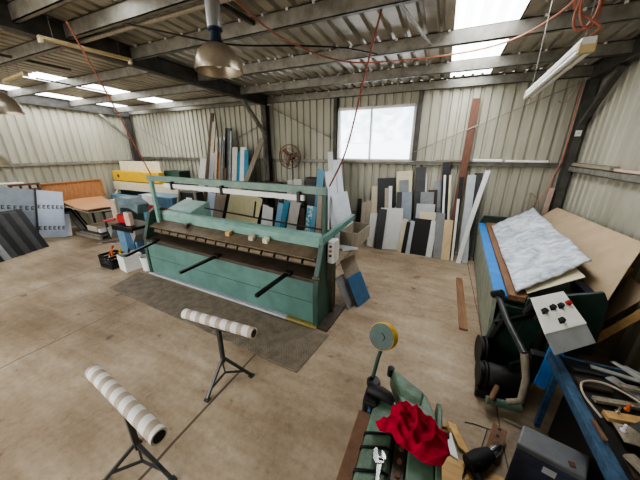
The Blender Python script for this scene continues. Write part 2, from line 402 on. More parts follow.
# window: frame, mullion, two panes
mb = MB()
for x0, x1, z0, z1 in ((WX0, WX1, WZ0 - 0.05, WZ0 + 0.03), (WX0, WX1, WZ1 - 0.04, WZ1 + 0.03), (WX0 - 0.03, WX0 + 0.04, WZ0, WZ1), (WX1 - 0.04, WX1 + 0.03, WZ0, WZ1)):
    mb.box(x0, x1, 8.12, 8.26, z0, z1)
wf = struct('window_1', mb, 'window_alloy')
mu = obj('mullion', MB().box(-2.09, -2.04, 8.15, 8.24, WZ0 + 0.03, WZ1 - 0.04), 'window_alloy', wf)
obj('window_pane', MB().box(WX0 + 0.04, -2.09, 8.19, 8.195, WZ0 + 0.03, WZ1 - 0.04), 'window_glass', wf)
obj('window_pane', MB().box(-2.04, WX1 - 0.04, 8.19, 8.195, WZ0 + 0.03, WZ1 - 0.04), 'window_glass', wf)
struct('window_sill', MB().box(WX0 - 0.1, WX1 + 0.1, 8.03, 8.15, 2.585, 2.612), 'beige')
for x in (-3.16, -0.76):
    struct('trim_window_post', MB().box(x - 0.05, x + 0.05, 8.06, 8.198, 2.615, 4.36), 'frame_steel')
# what the window looks out on: ground and trees, coloured pale to look overexposed
def out_mat():
    m = bpy.data.materials.new('overexposed_trees'); m.use_nodes = True; nt = m.node_tree; b = nt.nodes['Principled BSDF']; b.inputs['Roughness'].default_value = 1; b.inputs['Specular IOR Level'].default_value = 0
    n = nt.nodes.new('ShaderNodeTexNoise'); n.inputs['Scale'].default_value = 0.9; n.inputs['Detail'].default_value = 8
    tc = nt.nodes.new('ShaderNodeTexCoord'); nt.links.new(tc.outputs['Object'], n.inputs['Vector'])
    r = nt.nodes.new('ShaderNodeValToRGB'); r.color_ramp.elements[0].position = 0.38; r.color_ramp.elements[1].position = 0.62
    r.color_ramp.elements[0].color = (0.5, 0.6, 0.66, 1); r.color_ramp.elements[1].color = (0.9, 0.94, 0.95, 1)
    nt.links.new(n.outputs[0], r.inputs[0]); nt.links.new(r.outputs[0], b.inputs['Base Color'])
    MATS['overexposed_trees'] = m
out_mat()
rt = random.Random(3)
N = 60; prof = [(-30 + 50 * i / N, 30 + rt.uniform(-.6, .6), 0) for i in range(N + 1)]
mb = MB().grid(lambda u, v: (-32 + 54 * u, 30 + 3 * v + 0.5 * math.sin(40 * u), 3.6 + v * (4.2 + 0.7 * math.sin(23 * u) + 0.5 * math.sin(61 * u + 1))), 90, 14)
struct('outside_treeline', mb, 'overexposed_trees')
struct('outside_ground', MB().add([(-40, 8.6, -0.2), (30, 8.6, -0.2), (30, 32, 4.0), (-40, 32, 4.0)], [(0, 1, 2, 3)]), 'label_white')
UNDER_WINDOW = [
 ('sheet_offcut', 'white', 'white panel offcut, leftmost of the front row under the window', -1.755, -1.722, 1.068, 7.7, 0.11, 0.222),
 ('sheet_offcut', 'white', 'white panel with a dark sheet leaning on its face', -1.121, -1.194, 1.275, 7.66, 0.11, 0.653),
 ('sheet_offcut', 'charcoal', 'narrow charcoal sheet leaning across the wide white panels', -1.477, -1.439, 1.239, 7.58, 0.11, 0.244),
 ('sheet_offcut', 'cream', 'narrow cream strip beside the black strip, right of the white panels', -0.846, -0.756, 1.007, 7.6, 0.11, 0.143),
 ('sheet_offcut', 'black', 'narrow black strip between cream and grey strips on the floor', -0.724, -0.659, 0.939, 7.56, 0.11, 0.113),
 ('sheet_offcut', 'lightgrey', 'narrow light grey strip against the big black sheet', -0.595, -0.553, 0.984, 7.54, 0.11, 0.111),
 ('sheet_offcut', 'black', 'large black sheet leaning in the middle of the front row', -0.303, -0.284, 1.06, 7.58, 0.11, 0.459),
 ('sheet_offcut', 'white', 'white strip on the far edge of the large black sheet', -0.016, 0.006, 1.039, 7.56, 0.11, 0.157),
 ('sheet_offcut', 'midgrey', 'grey sheet beside the pale timber sheet in the front row', 0.212, 0.137, 1.281, 7.52, 0.11, 0.216),
 ('sheet_offcut', 'palewood', 'pale timber veneer sheet standing in the front row', 0.416, 0.357, 1.123, 7.48, 0.11, 0.21),
 ('sheet_offcut', 'black', 'tall thin black strip right of the pale timber sheet', 0.598, 0.503, 2.235, 7.6, 0.11, 0.098),
 ('sheet_offcut', 'white', 'thin white strip leaning on the tall thin black strip', 0.589, 0.503, 1.68, 7.54, 0.11, 0.061),
 ('sheet_offcut', 'lightgrey', 'tall light grey sheet near the curved white strip', 0.831, 0.724, 2.292, 7.62, 0.11, 0.191),
 ('sheet_offcut', 'charcoal', 'dark grey sheet behind the light grey one near the corner', 0.946, 0.885, 2.338, 7.74, 0.11, 0.191),
 ('sheet_offcut', 'lightgrey', 'short light grey offcut at the foot of the curved strip', 0.906, 0.786, 1.268, 7.5, 0.11, 0.14),
 ('sheet_offcut', 'cream', 'tall cream sheet standing under the window end', -0.798, -0.984, 2.323, 7.86, 0.11, 0.438),
 ('sheet_offcut', 'midgrey', 'grey square offcut resting on the tall cream sheet', -0.721, -0.962, 2.076, 7.8, 0.11, 0.259),
 ('sheet_offcut', 'charcoal', 'tall charcoal sheet reaching the wall rail', -0.357, -0.546, 2.448, 7.82, 0.11, 0.278),
 ('sheet_offcut', 'black', 'wide black sheet standing behind the white panels', -1.31, -1.476, 2.108, 7.84, 0.11, 0.522),
 ('sheet_offcut', 'cream', 'small cream offcut peeking beside the wide black sheet', -1.708, -1.808, 1.853, 7.88, 0.11, 0.192),
 ('sheet_offcut', 'bluegrey', 'blue grey sheet above the cream and black strips', -0.692, -0.835, 1.748, 7.76, 0.11, 0.286),
 ('sheet_offcut', 'charcoal', 'dark strip on the edge of the blue grey sheet', -0.927, -1.042, 1.738, 7.74, 0.11, 0.146),
 ('sheet_offcut', 'midgrey', 'grey sheet above the large black sheet', -0.156, -0.283, 1.785, 7.74, 0.11, 0.351),
 ('sheet_offcut', 'lightgrey', 'wide light grey offcut behind the large black sheet', -0.235, -0.277, 1.464, 7.67, 0.11, 0.486),
 ('sheet_offcut', 'cream', 'cream offcut just above the large black sheet', -0.145, -0.194, 1.261, 7.6, 0.11, 0.425),
 ('sheet_offcut', 'darkbrown', 'dark brown sheet behind the grey offcuts', 0.005, -0.151, 1.835, 7.84, 0.11, 0.241),
 ('sheet_offcut', 'black', 'tall black sheet rising above the wall rail', 0.357, 0.097, 2.595, 7.74, 0.11, 0.205),
 ('sheet_offcut', 'white', 'thin white strip on the face of the tall black sheet', 0.311, 0.095, 2.268, 7.64, 0.11, 0.056),
 ('sheet_offcut', 'cream', 'thin cream strip at the edge of the tall black sheet', 0.452, 0.227, 2.272, 7.64, 0.11, 0.055),
 ('sheet_offcut', 'beige', 'beige strip, left one of two small ones by the machine', -2.053, -2.051, 1.354, 7.76, 0.11, 0.146),
 ('sheet_offcut', 'beige', 'beige strip, right one of two small ones by the machine', -1.894, -1.91, 1.419, 7.79, 0.11, 0.144),
 ('sheet_offcut', 'black', 'black strip at the near end of the panels under the window', -2.244, -2.241, 1.449, 7.83, 0.11, 0.133),
 ('sheet_offcut', 'white', 'narrow white strip in front of the wide black sheet', -1.169, -1.318, 1.895, 7.74, 0.11, 0.105),
 ('sheet_offcut', 'beige', 'narrow beige strip beside the narrow white strip', -1.274, -1.428, 1.831, 7.74, 0.11, 0.097),
 ('sheet_offcut', 'white', 'thin white offcut right of the tall charcoal sheet', -0.156, -0.409, 2.286, 7.86, 0.11, 0.082),
 ('sheet_offcut', 'midgrey', 'grey offcut beside the dark brown sheet under the rail', 0.173, -0.056, 2.083, 7.86, 0.11, 0.185),
]
BEHIND = [
 ('timber_length', 'darkwood', 'tall thin dark timber length, highest of the lengths in the corner', -8.745, -7.952, 4.181, 7.49, 0.11, 0.148),
 ('timber_length', 'beige', 'tall beige timber length beside the tallest dark one', -8.491, -7.844, 3.87, 7.46, 0.11, 0.167),
 ('sheet_offcut', 'lightgrey', 'pale grey strip standing below the tall timber lengths', -8.432, -7.904, 2.794, 7.4, 0.11, 0.221),
 ('timber_length', 'orangewood', 'orange brown board standing between grey channels', -7.883, -7.629, 2.83, 7.4, 0.11, 0.265),
 ('metal_channel', 'darkmetal', 'dark grey steel channel leaning upright in the corner rack', -7.459, -7.2, 3.645, 7.52, 0.11, 0.256),
 ('metal_channel', 'galv', 'bright galvanised channel beside the dark steel channel', -7.278, -7.038, 3.539, 7.43, 0.11, 0.131),
 ('sheet_offcut', 'greywhite', 'grey white tapering strip left of the blue film strips', -7.081, -6.828, 3.001, 7.385, 0.11, 0.223),
 ('filmed_strip', 'bluefilm', 'blue film strip, leftmost of the tall blue and white trio', -6.9, -6.64, 2.833, 7.41, 0.11, 0.219),
 ('filmed_strip', 'white', 'white strip, middle of the tall blue and white trio', -6.645, -6.425, 2.999, 7.36, 0.11, 0.262),
 ('filmed_strip', 'bluefilm', 'blue film strip, rightmost of the tall blue and white trio', -6.412, -6.263, 2.9, 7.31, 0.11, 0.187),
 ('timber_length', 'weathered', 'weathered plank propped diagonally beside the column', -7.175, -5.512, 3.247, 7.195, 0.11, 0.185),
 ('sheet_offcut', 'paleblue', 'pale blue white board low at the near end of the rack', -8.209, -7.867, 1.35, 7.22, 0.11, 0.376),
 ('sheet_offcut', 'browngrey', 'brown grey sheet beside the large cream sheet', -7.765, -7.258, 1.57, 7.17, 0.11, 0.466),
 ('sheet_offcut', 'ivory', 'large glossy cream sheet leaning behind the folder beam', -6.549, -6.098, 1.513, 7.1, 0.11, 1.392),
 ('sheet_offcut', 'white', 'white strip, left one of the low pair behind the beam', -5.472, -5.299, 1.128, 7.1, 0.11, 0.234),
 ('sheet_offcut', 'white', 'white strip, right one of the low pair behind the beam', -5.149, -5.095, 1.077, 7.05, 0.11, 0.228),
 ('filmed_strip', 'skyblue', 'light blue strip left of the deep blue strip', -4.935, -4.7, 1.242, 7.1, 0.11, 0.203),
 ('filmed_strip', 'bluefilm', 'deep blue film strip beside the grey beige sheet', -4.726, -4.462, 1.328, 7.085, 0.11, 0.199),
 ('sheet_offcut', 'greywhite', 'grey beige sheet behind the beam, right of the deep blue strip', -4.354, -4.12, 1.388, 7.07, 0.11, 0.365),
 ('sheet_offcut', 'darkbrown', 'dark brown strip between grey beige and patched sheets', -4.005, -3.859, 1.157, 7.07, 0.11, 0.167),
 ('filmed_strip', 'patched', 'cyan and white patched film strip behind the beam end', -3.665, -3.564, 1.25, 7.04, 0.11, 0.252),
 ('filmed_strip', 'bluefilm', 'tall blue film sheet rising above the overhead bar', -3.406, -3.292, 2.364, 7.07, 0.11, 0.228),
 ('sheet_offcut', 'beige', 'beige sheet between tall blue strips at the beam end', -3.259, -3.219, 1.587, 6.995, 0.11, 0.224),
 ('filmed_strip', 'bluefilm', 'blue film strip beside the post of the folder', -3.074, -3.08, 1.569, 6.98, 0.11, 0.169),
 ('sheet_offcut', 'white', 'tall white strip, highest of the white sheets by the window', -2.718, -3.058, 2.845, 7.14, 0.11, 0.165),
 ('sheet_offcut', 'paperwhite', 'white sheet sloping behind the folder post', -2.56, -2.987, 2.317, 7.03, 0.11, 0.323),
 ('sheet_offcut', 'paperwhite', 'white sheet in the middle of the fan by the window', -2.36, -2.824, 2.627, 7.09, 0.11, 0.253),
 ('sheet_offcut', 'paperwhite', 'broad white sheet in front of the white fan', -2.148, -2.632, 1.719, 6.95, 0.11, 0.494),
 ('sheet_offcut', 'greywhite', 'pale box end standing above the bar beside the fan stand', -4.541, -4.531, 1.962, 7.37, 0.11, 0.199),
 ('sheet_offcut', 'greywhite', 'pale grey box end right of the fan stand', -4.217, -4.249, 2.006, 7.37, 0.11, 0.309),
 ('sheet_offcut', 'black', 'black sheet behind the overhead bar near the blue film sheet', -3.723, -3.754, 1.903, 7.37, 0.11, 0.296),
 ('sheet_offcut', 'greywhite', 'grey white strip at the outer end of the corner lengths', -8.605, -8.081, 2.622, 7.1, 0.11, 0.295),
 ('timber_length', 'weathered', 'grey weathered length just past the tall beige length', -8.689, -8.258, 3.226, 7.6, 0.11, 0.148),
 ('timber_length', 'beige', 'slim beige length beside the narrow ladder', -7.97, -7.623, 3.347, 7.33, 0.11, 0.118),
 ('metal_channel', 'galv', 'slim bright channel between ladder and orange brown board', -7.636, -7.351, 3.242, 7.36, 0.11, 0.114),
 ('timber_length', 'darkwood', 'short dark length in front of the dark steel channel', -7.48, -7.278, 2.274, 7.33, 0.11, 0.153),
 ('sheet_offcut', 'black', 'wide black sheet added as shade behind the low white pair', -5.621, -5.426, 1.016, 7.28, 0.11, 0.97),  # added black sheet standing in for the dark gaps between panels
 ('sheet_offcut', 'black', 'black sheet added as shade behind the blue strips and grey beige sheet', -4.56, -4.411, 1.238, 7.26, 0.11, 0.961),  # another added sheet, black where only a dark gap shows
 ('sheet_offcut', 'charcoal', 'charcoal sheet added as shade behind the cream sheet and brown grey sheet', -7.506, -7.046, 1.506, 7.25, 0.11, 0.722),  # added sheet whose charcoal stands for the dark behind the panels
 ('filmed_strip', 'skyblue', 'light blue strip between the patched strip and tall blue sheet', -3.509, -3.388, 1.249, 6.96, 0.11, 0.14),
 ('sheet_offcut', 'white', 'slim white strip at the edge of the tall blue film sheet', -2.916, -2.948, 1.615, 6.93, 0.11, 0.099),
]
# ------------------------------------------------------------------ leaning sheets
def lean(row, th=0.012, group=None):
    name, m, label, bx, tx, tz, y0, s, w = row
    B, T = V((bx, y0, 0)), V((tx, y0 + s * tz, tz))
    n = V((0, 1, -s)).normalized(); u = (T - B).normalized(); a = n.cross(u).normalized()
    if a.x < 0: a = -a
    dz = abs(a.z) * w / 2 + 0.002
    B = B + u * (dz / u.z)
    q = [B - a * w / 2, B + a * w / 2, T + a * w / 2, T - a * w / 2]
    mb = MB()
    if name == 'metal_channel':
        f = 0.05
        mb.hexa([q[0], q[1], q[1] + n * 0.006, q[0] + n * 0.006, q[3], q[2], q[2] + n * 0.006, q[3] + n * 0.006])
        for k0, k1, d in ((0, 3, 1), (1, 2, -1)):
            mb.hexa([q[k0], q[k0] + a * d * 0.006, q[k0] + a * d * 0.006 - n * f, q[k0] - n * f, q[k1], q[k1] + a * d * 0.006, q[k1] + a * d * 0.006 - n * f, q[k1] - n * f])
    elif name == 'timber_length':
        t = 0.035; mb.hexa([q[0], q[1], q[1] + n * t, q[0] + n * t, q[3], q[2], q[2] + n * t, q[3] + n * t])
    else:
        mb.hexa([q[0], q[1], q[1] + n * th, q[0] + n * th, q[3], q[2], q[2] + n * th, q[3] + n * th])
    return single(name, mb, m, label, {'sheet_offcut': 'sheet', 'timber_length': 'timber', 'metal_channel': 'channel', 'filmed_strip': 'sheet'}[name], group, bevel=0.002)
for r in UNDER_WINDOW: lean(r, group='panel offcuts leaning under the window')
for r in BEHIND: lean(r, th=0.014, group='sheets and lengths racked behind the teal folder')
lean(('timber_length', 'redwood', 'tall red brown plank leaning on the wall past the rail', 0.49, 0.545, 4.1, 7.845, 0.066, 0.17))
# long bent white strip
mb = MB(); P_ = []
for i in range(13):
    t = i / 12; z = 2.42 * t; x = 0.74 + 0.30 * t + 0.10 * (t * t - t) * 1.0; y = 7.42 + 0.12 * z
    P_.append((x, y, z + 0.003))
for i in range(12):
    a, b = V(P_[i]), V(P_[i + 1]); w = V((0.055, 0, 0)); n = V((0, 0.012, 0))
    mb.hexa([a - w, a + w, a + w + n, a - w + n, b - w, b + w, b + w + n, b - w + n])
single('bent_strip', mb, 'white', 'long bowed white strip leaning by the blue folding machine', 'strip')
# ladder among the lengths
B, T = V((-7.72, 7.5, 0.01)), V((-7.5, 7.86, 3.35))
t = thing('ladder', 'narrow grey ladder standing between upright lengths in the corner', 'ladder', B)
side = V((0.09, 0, 0))
for sgn in (-1, 1): obj('stile', MB().bar(B + side * sgn, T + side * sgn, 0.025, 0.05, (1, 0, 0)), 'galv', t)
for i in range(11):
    p = B.lerp(T, (i + 0.7) / 11.5); obj('rung', MB().cyl(p - side, p + side, 0.014, 8), 'galv', t)

# ------------------------------------------------------------------ the teal folding machine
O = V((-6.22, 3.6, 0)); RZ = math.radians(-2.6)
M = Matrix.Translation(O) @ Matrix.Rotation(RZ, 4, 'Z')
W = lambda x, y, z: M @ V((x, y, z))
LEN = 4.62
t = thing('sheet_folder', 'long teal sheet metal folding machine with black arms, standing on the slatted mat', 'machine', O, RZ)
lo = dict(local=True)
obj('front_apron', MB().prism([(0.06, 0.0, 0.07), (0.06, 0.0, 0.84), (0.06, 0.05, 0.87), (0.06, 0.07, 0.87), (0.06, 0.07, 0.07)], (LEN - 0.12, 0, 0)), 'teal', t, bevel=0.008, **lo)
obj('apron_seam', MB().box(0.06, LEN - 0.06, -0.004, 0.002, 0.47, 0.478), 'teal_dark', t, **lo)
obj('base_rail', MB().box(-0.02, LEN - 0.6, -0.06, 0.05, 0.01, 0.055), 'lightgrey', t, bevel=0.004, **lo)
obj('base_rail', MB().box(LEN - 0.6, LEN + 0.02, -0.06, 0.05, 0.01, 0.055), 'mustard', t, bevel=0.004, **lo)
obj('table', MB().hexa([W(0, 0, 0)] * 0 + [V(p) for p in ((0.06, 0.0, 0.84), (LEN - 0.06, 0.0, 0.84), (LEN - 0.06, 0.5, 0.98), (0.06, 0.5, 0.98), (0.06, 0.0, 0.90), (LEN - 0.06, 0.0, 0.90), (LEN - 0.06, 0.5, 1.03), (0.06, 0.5, 1.03))]), 'oily_steel', t, bevel=0.006, **lo)
obj('clamp_nose', MB().prism([(0.08, 0.24, 1.05), (0.08, 0.22, 1.18), (0.08, 0.36, 1.27), (0.08, 0.44, 1.29), (0.08, 0.44, 1.05)], (LEN - 0.16, 0, 0)), 'oily_steel', t, bevel=0.005, **lo)
for i in range(15):
    x = 0.25 + i * 0.29
    obj('clamp_finger', MB().prism([(x, 0.15, 1.06), (x, 0.11, 1.10), (x, 0.14, 1.15), (x, 0.26, 1.18), (x, 0.26, 1.06)], (0.25, 0, 0)), 'finger_steel', t, bevel=0.006, **lo)
obj('ledge', MB().hexa([V(p) for p in ((0.1, 0.13, 1.185), (LEN - 0.1, 0.13, 1.185), (LEN - 0.1, 0.42, 1.29), (0.1, 0.42, 1.29), (0.1, 0.13, 1.205), (LEN - 0.1, 0.13, 1.205), (LEN - 0.1, 0.42, 1.315), (0.1, 0.42, 1.315))]), 'finger_steel', t, **lo)
obj('clamp_beam', MB().prism([(0.06, 0.40, 1.30), (0.06, 0.40, 1.46), (0.06, 0.47, 1.50), (0.06, 0.62, 1.50), (0.06, 0.62, 1.30)], (LEN - 0.10, 0, 0)), 'teal_light', t, bevel=0.008, **lo)
obj('drive_cover', MB().prism([(0.1, 0.63, 1.0), (0.1, 0.63, 1.52), (0.1, 1.15, 1.68), (0.1, 1.2, 1.66), (0.1, 1.2, 1.0)], (0.86, 0, 0)), 'teal_light', t, bevel=0.012, **lo)
obj('rear_body', MB().box(0.1, LEN - 0.1, 0.3, 0.62, 0.07, 1.0), 'teal_dark', t, bevel=0.01, **lo)
for x in (-0.04, LEN - 0.06):
    e = obj('end_plate', MB().prism([(x, -0.03, 0.0), (x, -0.03, 0.62), (x, 0.02, 0.98), (x, 0.22, 1.50), (x, 0.34, 1.58), (x, 0.52, 1.58), (x, 0.64, 1.50), (x, 0.70, 1.2), (x, 0.70, 0.0)], (0.1, 0, 0)), 'teal_dark', t, bevel=0.012, **lo)
    obj('pivot_boss', MB().cyl((x - 0.02, 0.05, 0.92), (x + 0.12, 0.05, 0.92), 0.05, 16), 'oily_steel', e, smooth=True, **lo)
for (x, dx) in ((0.38, 0.24), (2.36, -0.06), (4.05, -0.04)):
    a = obj('support_arm', MB().bar((x, 0.12, 0.90), (x + dx, -0.75, 0.86), 0.06, 0.05), 'black_steel', t, bevel=0.006, **lo)
    obj('arm_bracket', MB().box(x - 0.06, x + 0.09, -0.02, 0.10, 0.87, 0.935), 'black_steel', a, bevel=0.006, **lo)
obj('overhead_post', MB().bar((0.20, 0.32, 0.98), (0.20, 0.32, 2.36), 0.09, 0.07, (0, 1, 0)), 'teal_light', t, bevel=0.008, **lo)
obj('overhead_post', MB().bar((LEN - 0.03, 0.36, 1.55), (LEN - 0.03, 0.36, 2.33), 0.08, 0.07, (0, 1, 0)), 'teal_dark', t, bevel=0.008, **lo)
obj('overhead_bar', MB().box(0.12, LEN + 0.02, 0.28, 0.36, 2.24, 2.36), 'teal_bar', t, bevel=0.006, **lo)
obj('white_rail', MB().box(0.75, LEN - 0.35, 0.24, 0.30, 2.13, 2.22), 'white', t, bevel=0.005, **lo)
for x in (1.0, 2.45, 4.15):
    obj('rail_clamp', MB().box(x, x + 0.06, 0.22, 0.38, 2.10, 2.27), 'black_steel', t, bevel=0.004, **lo)
obj('back_rod', MB().tube([(1.25, 0.8, 1.62), (3.0, 0.8, 1.55), (LEN - 0.1, 0.8, 1.5)], 0.018, 8), 'black_steel', t, **lo)
obj('back_rod', MB().tube([(2.72, 0.8, 1.56), (2.80, 0.8, 1.9)], 0.018, 8), 'black_steel', t, **lo)
obj('side_arm', MB().prism([(LEN + 0.0, 0.1, 1.48), (LEN + 0.0, 0.1, 1.60), (LEN, 1.55, 1.68), (LEN, 1.55, 1.58)], (0.07, 0, 0)), 'teal', t, bevel=0.006, **lo)
tr = obj('side_tray', MB().box(LEN + 0.08, LEN + 0.42, 0.75, 1.45, 1.30, 1.315).box(LEN + 0.08, LEN + 0.42, 0.75, 0.765, 1.315, 1.55).box(LEN + 0.08, LEN + 0.42, 1.435, 1.45, 1.315, 1.55).box(LEN + 0.08, LEN + 0.095, 0.765, 1.435, 1.315, 1.55).box(LEN + 0.405, LEN + 0.42, 0.765, 1.435, 1.315, 1.55), 'weathered', t, **lo)
cb = obj('switch_box', MB().box(LEN + 0.06, LEN + 0.18, 0.28, 0.5, 1.12, 1.50), 'greywhite', t, bevel=0.01, **lo)
for z, c in ((1.42, 'black'), (1.34, 'red'), (1.26, 'green_dark')):
    obj('push_button', MB().cyl((LEN + 0.12, 0.28, z), (LEN + 0.12, 0.262, z), 0.022, 12), c, cb, **lo)
obj('side_conduit', MB().tube([(LEN + 0.09, 0.36, 1.12), (LEN + 0.1, 0.4, 0.8), (LEN + 0.09, 0.44, 0.4), (LEN + 0.07, 0.5, 0.05)], 0.022, 8), 'rusty_steel', t, smooth=True, **lo)
obj('foot_bracket', MB().box(LEN + 0.04, LEN + 0.22, -0.03, 0.75, 0.005, 0.05), 'oily_steel', t, bevel=0.004, **lo)
# little things left on the clamp ledge
for i, (x, m, lab) in enumerate(((2.42, 'lightwood', 'pale timber block on the folder ledge, nearest the middle'), (3.02, 'beige', 'small beige block on the folder ledge between two others'), (3.36, 'cream', 'small cream block on the folder ledge, nearest the tray end'), (1.15, 'oily_steel', 'oily steel spacer lying at the far end of the folder ledge'))):
    single('timber_block' if i < 3 else 'steel_spacer', MB().add([W(*p) for p in ((x, 0.25, 1.262), (x + 0.11, 0.25, 1.262), (x + 0.11, 0.34, 1.290), (x, 0.34, 1.290), (x, 0.25, 1.35), (x + 0.11, 0.25, 1.35), (x + 0.11, 0.34, 1.37), (x, 0.34, 1.37))], [(3, 2, 1, 0), (4, 5, 6, 7), (0, 1, 5, 4), (1, 2, 6, 5), (2, 3, 7, 6), (3, 0, 4, 7)]), m, lab, 'block', bevel=0.006)
single('pot', MB().lathe([(0.0, 0), (0.05, 0), (0.055, 0.09), (0.045, 0.09), (0.04, 0.02), (0, 0.02)], W(LEN + 0.25, 1.05, 1.317), 16), 'darkbrown', 'small brown pot in the side tray of the teal folder', 'pot', smooth=True)
# sheets propped against the end of the machine
def propped(q, m, label, th=0.012, name='sheet_offcut', cat='sheet', group=None):
    return single(name, MB().slab(q, th), m, label, cat, group, bevel=0.002)
propped([(-0.99, 4.72, 0.003), (-1.12, 4.28, 0.003), (-1.34, 4.18, 0.62), (-1.21, 4.62, 0.62)], 'board_blue', 'blue board propped against the tray end of the teal folder', 0.02)
propped([(-1.055, 4.74, 0.003), (-1.185, 4.30, 0.003), (-1.49, 4.19, 0.95), (-1.36, 4.63, 0.95)], 'browngrey', 'brown grey sheet standing behind the propped blue board', 0.012)
propped([(-1.20, 4.36, 0.003), (-1.27, 4.12, 0.003), (-1.51, 4.01, 0.68), (-1.44, 4.25, 0.68)], 'midgrey', 'narrow grey sheet beside the switch box end of the folder', 0.01)

# ------------------------------------------------------------------ slatted mat
mb = MB(); a, b, c, d = V((-6.35, 2.72, 0)), V((-1.44, 2.40, 0)), V((-1.33, 3.29, 0)), V((-6.56, 3.50, 0))
n = 26
for i in range(n):
    v0, v1 = i / n, (i + 0.62) / n
    p = [a.lerp(d, v0), b.lerp(c, v0), b.lerp(c, v1), a.lerp(d, v1)]
    mb.hexa([x + V((0, 0, 0.004)) for x in p] + [x + V((0, 0, 0.022)) for x in p])
for i in range(9):
    u0, u1 = i / 8.2, i / 8.2 + 0.008
    p = [a.lerp(b, u0), a.lerp(b, u1), d.lerp(c, u1), d.lerp(c, u0)]
    mb.hexa([x + V((0, 0, 0.001)) for x in p] + [x + V((0, 0, 0.010)) for x in p])
o = single('slatted_mat', mb, 'mat_slat', 'worn brown slatted duckboard mat on the floor before the teal folder', 'mat')
# ------------------------------------------------------------------ roller stands
def roller_stand(label, c, rz, length, zc=0.90):
    t = thing('roller_stand', label, 'stand', c, rz, 'striped roller stands')
    lo = dict(local=True); L2 = length / 2
    r = obj('roller', MB().lathe([(0.0, -L2), (0.062, -L2), (0.062, L2), (0.0, L2)], (0, 0, zc), 24, (1, 0, 0)), 'striped_roller', t, smooth=True, **lo)
    for s in (-1, 1): obj('roller_end', MB().lathe([(0.0, s * L2), (0.046, s * L2), (0.046, s * (L2 + 0.004)), (0, s * (L2 + 0.004))], (0, 0, zc), 20, (1, 0, 0)), 'black_steel', r, **lo)
    obj('cradle', MB().box(-0.12, 0.12, -0.02, 0.02, zc - 0.09, zc - 0.062), 'darkmetal', t, **lo)
    obj('post', MB().bar((0, 0, zc - 0.08), (0, 0, 0.30), 0.045, 0.045, (0, 1, 0)), 'darkmetal', t, bevel=0.004, **lo)
    for an in LEGS:
        dx, dy = math.cos(an - rz), math.sin(an - rz)
        l = obj('leg', MB().bar((0.01 * dx, 0.01 * dy, 0.36), (0.33 * dx, 0.33 * dy, 0.02), 0.03, 0.03), 'darkmetal', t, bevel=0.003, **lo)
        obj('foot_pad', MB().box(0.33 * dx - 0.03, 0.33 * dx + 0.03, 0.33 * dy - 0.03, 0.33 * dy + 0.03, 0.0, 0.022), 'darkmetal', l, **lo)
        obj('brace', MB().bar((0.0, 0.0, 0.12), (0.26 * dx, 0.26 * dy, 0.10), 0.02, 0.02), 'darkmetal', t, **lo)
    return t
LEGS = [math.radians(a) for a in (-88, 34, 143)]
roller_stand('roller stand with striped white roller, the one near the teal folder', (-2.25, 1.92, 0), math.radians(3), 1.06)
LEGS = [math.radians(a) for a in (-135, 8, 158)]
roller_stand('roller stand with striped white roller, farther from the teal folder', (-2.21, 0.80, 0), math.radians(-7), 1.16)
# ------------------------------------------------------------------ hanging lamps, battens and cords
def high_bay(label, c, R, drop_to, shade='lamp_shade'):
    x, y, z = c
    t = thing('high_bay_lamp', label, 'lamp', c)
    s = obj('lamp_shade', MB().lathe([(R, 0), (R * 1.0, 0.03), (R * .93, R * .42), (R * .78, R * .74), (R * .5, R * .98), (R * .2, R * 1.08), (R * .19, R * 1.06), (R * .48, R * .95), (R * .75, R * .71), (R * .9, R * .4), (R * .96, 0.03), (R * .965, 0)], (0, 0, 0), 36), shade, t, smooth=True, local=True)
    obj('bulb', MB().lathe([(0.001, R * .15), (R * .14, R * .22), (R * .2, R * .42), (R * .14, R * .68), (R * .09, R * .95)], (0, 0, 0), 18), 'tube_white', s, smooth=True, local=True)
    z1 = R * 1.06
    obj('lamp_neck', MB().lathe([(0.0, z1), (R * .30, z1), (R * .24, z1 + R * .12), (R * .20, z1 + R * .42), (R * .3, z1 + R * .46), (R * .3, z1 + R * .54), (0, z1 + R * .54)], (0, 0, 0), 20), 'lamp_navy', t, smooth=True, local=True)
    z2 = z1 + R * .54
    obj('gear_housing', MB().lathe([(0.0, z2), (R * .30, z2), (R * .30, z2 + R * 1.05), (0.0, z2 + R * 1.05)], (0, 0, 0), 20), 'galv', t, smooth=True, local=True)
    obj('housing_cap', MB().lathe([(0.0, z2 + R * 1.05), (R * .28, z2 + R * 1.05), (R * .24, z2 + R * 1.25), (0, z2 + R * 1.3)], (0, 0, 0), 20), 'lamp_navy', t, smooth=True, local=True)
    obj('hanger', MB().tube([(0, 0, z2 + R * 1.25), (0, 0, drop_to - z)], 0.012, 6), 'darkmetal', t, local=True)
    return t
high_bay('spun metal high bay lamp with silver gear housing, hanging above the roller stands', (-2.32, 2.5, 3.69), 0.245, zr(2.5))
high_bay('metal high bay lamp hanging near the slotted sheets, higher of the two there', (-6.05, 1.9, 3.42), 0.27, zr(1.9))
high_bay('pale bell lamp hanging lower down by the slotted sheets', (-7.45, 2.0, 2.62), 0.25, zr(2.0), 'cream')

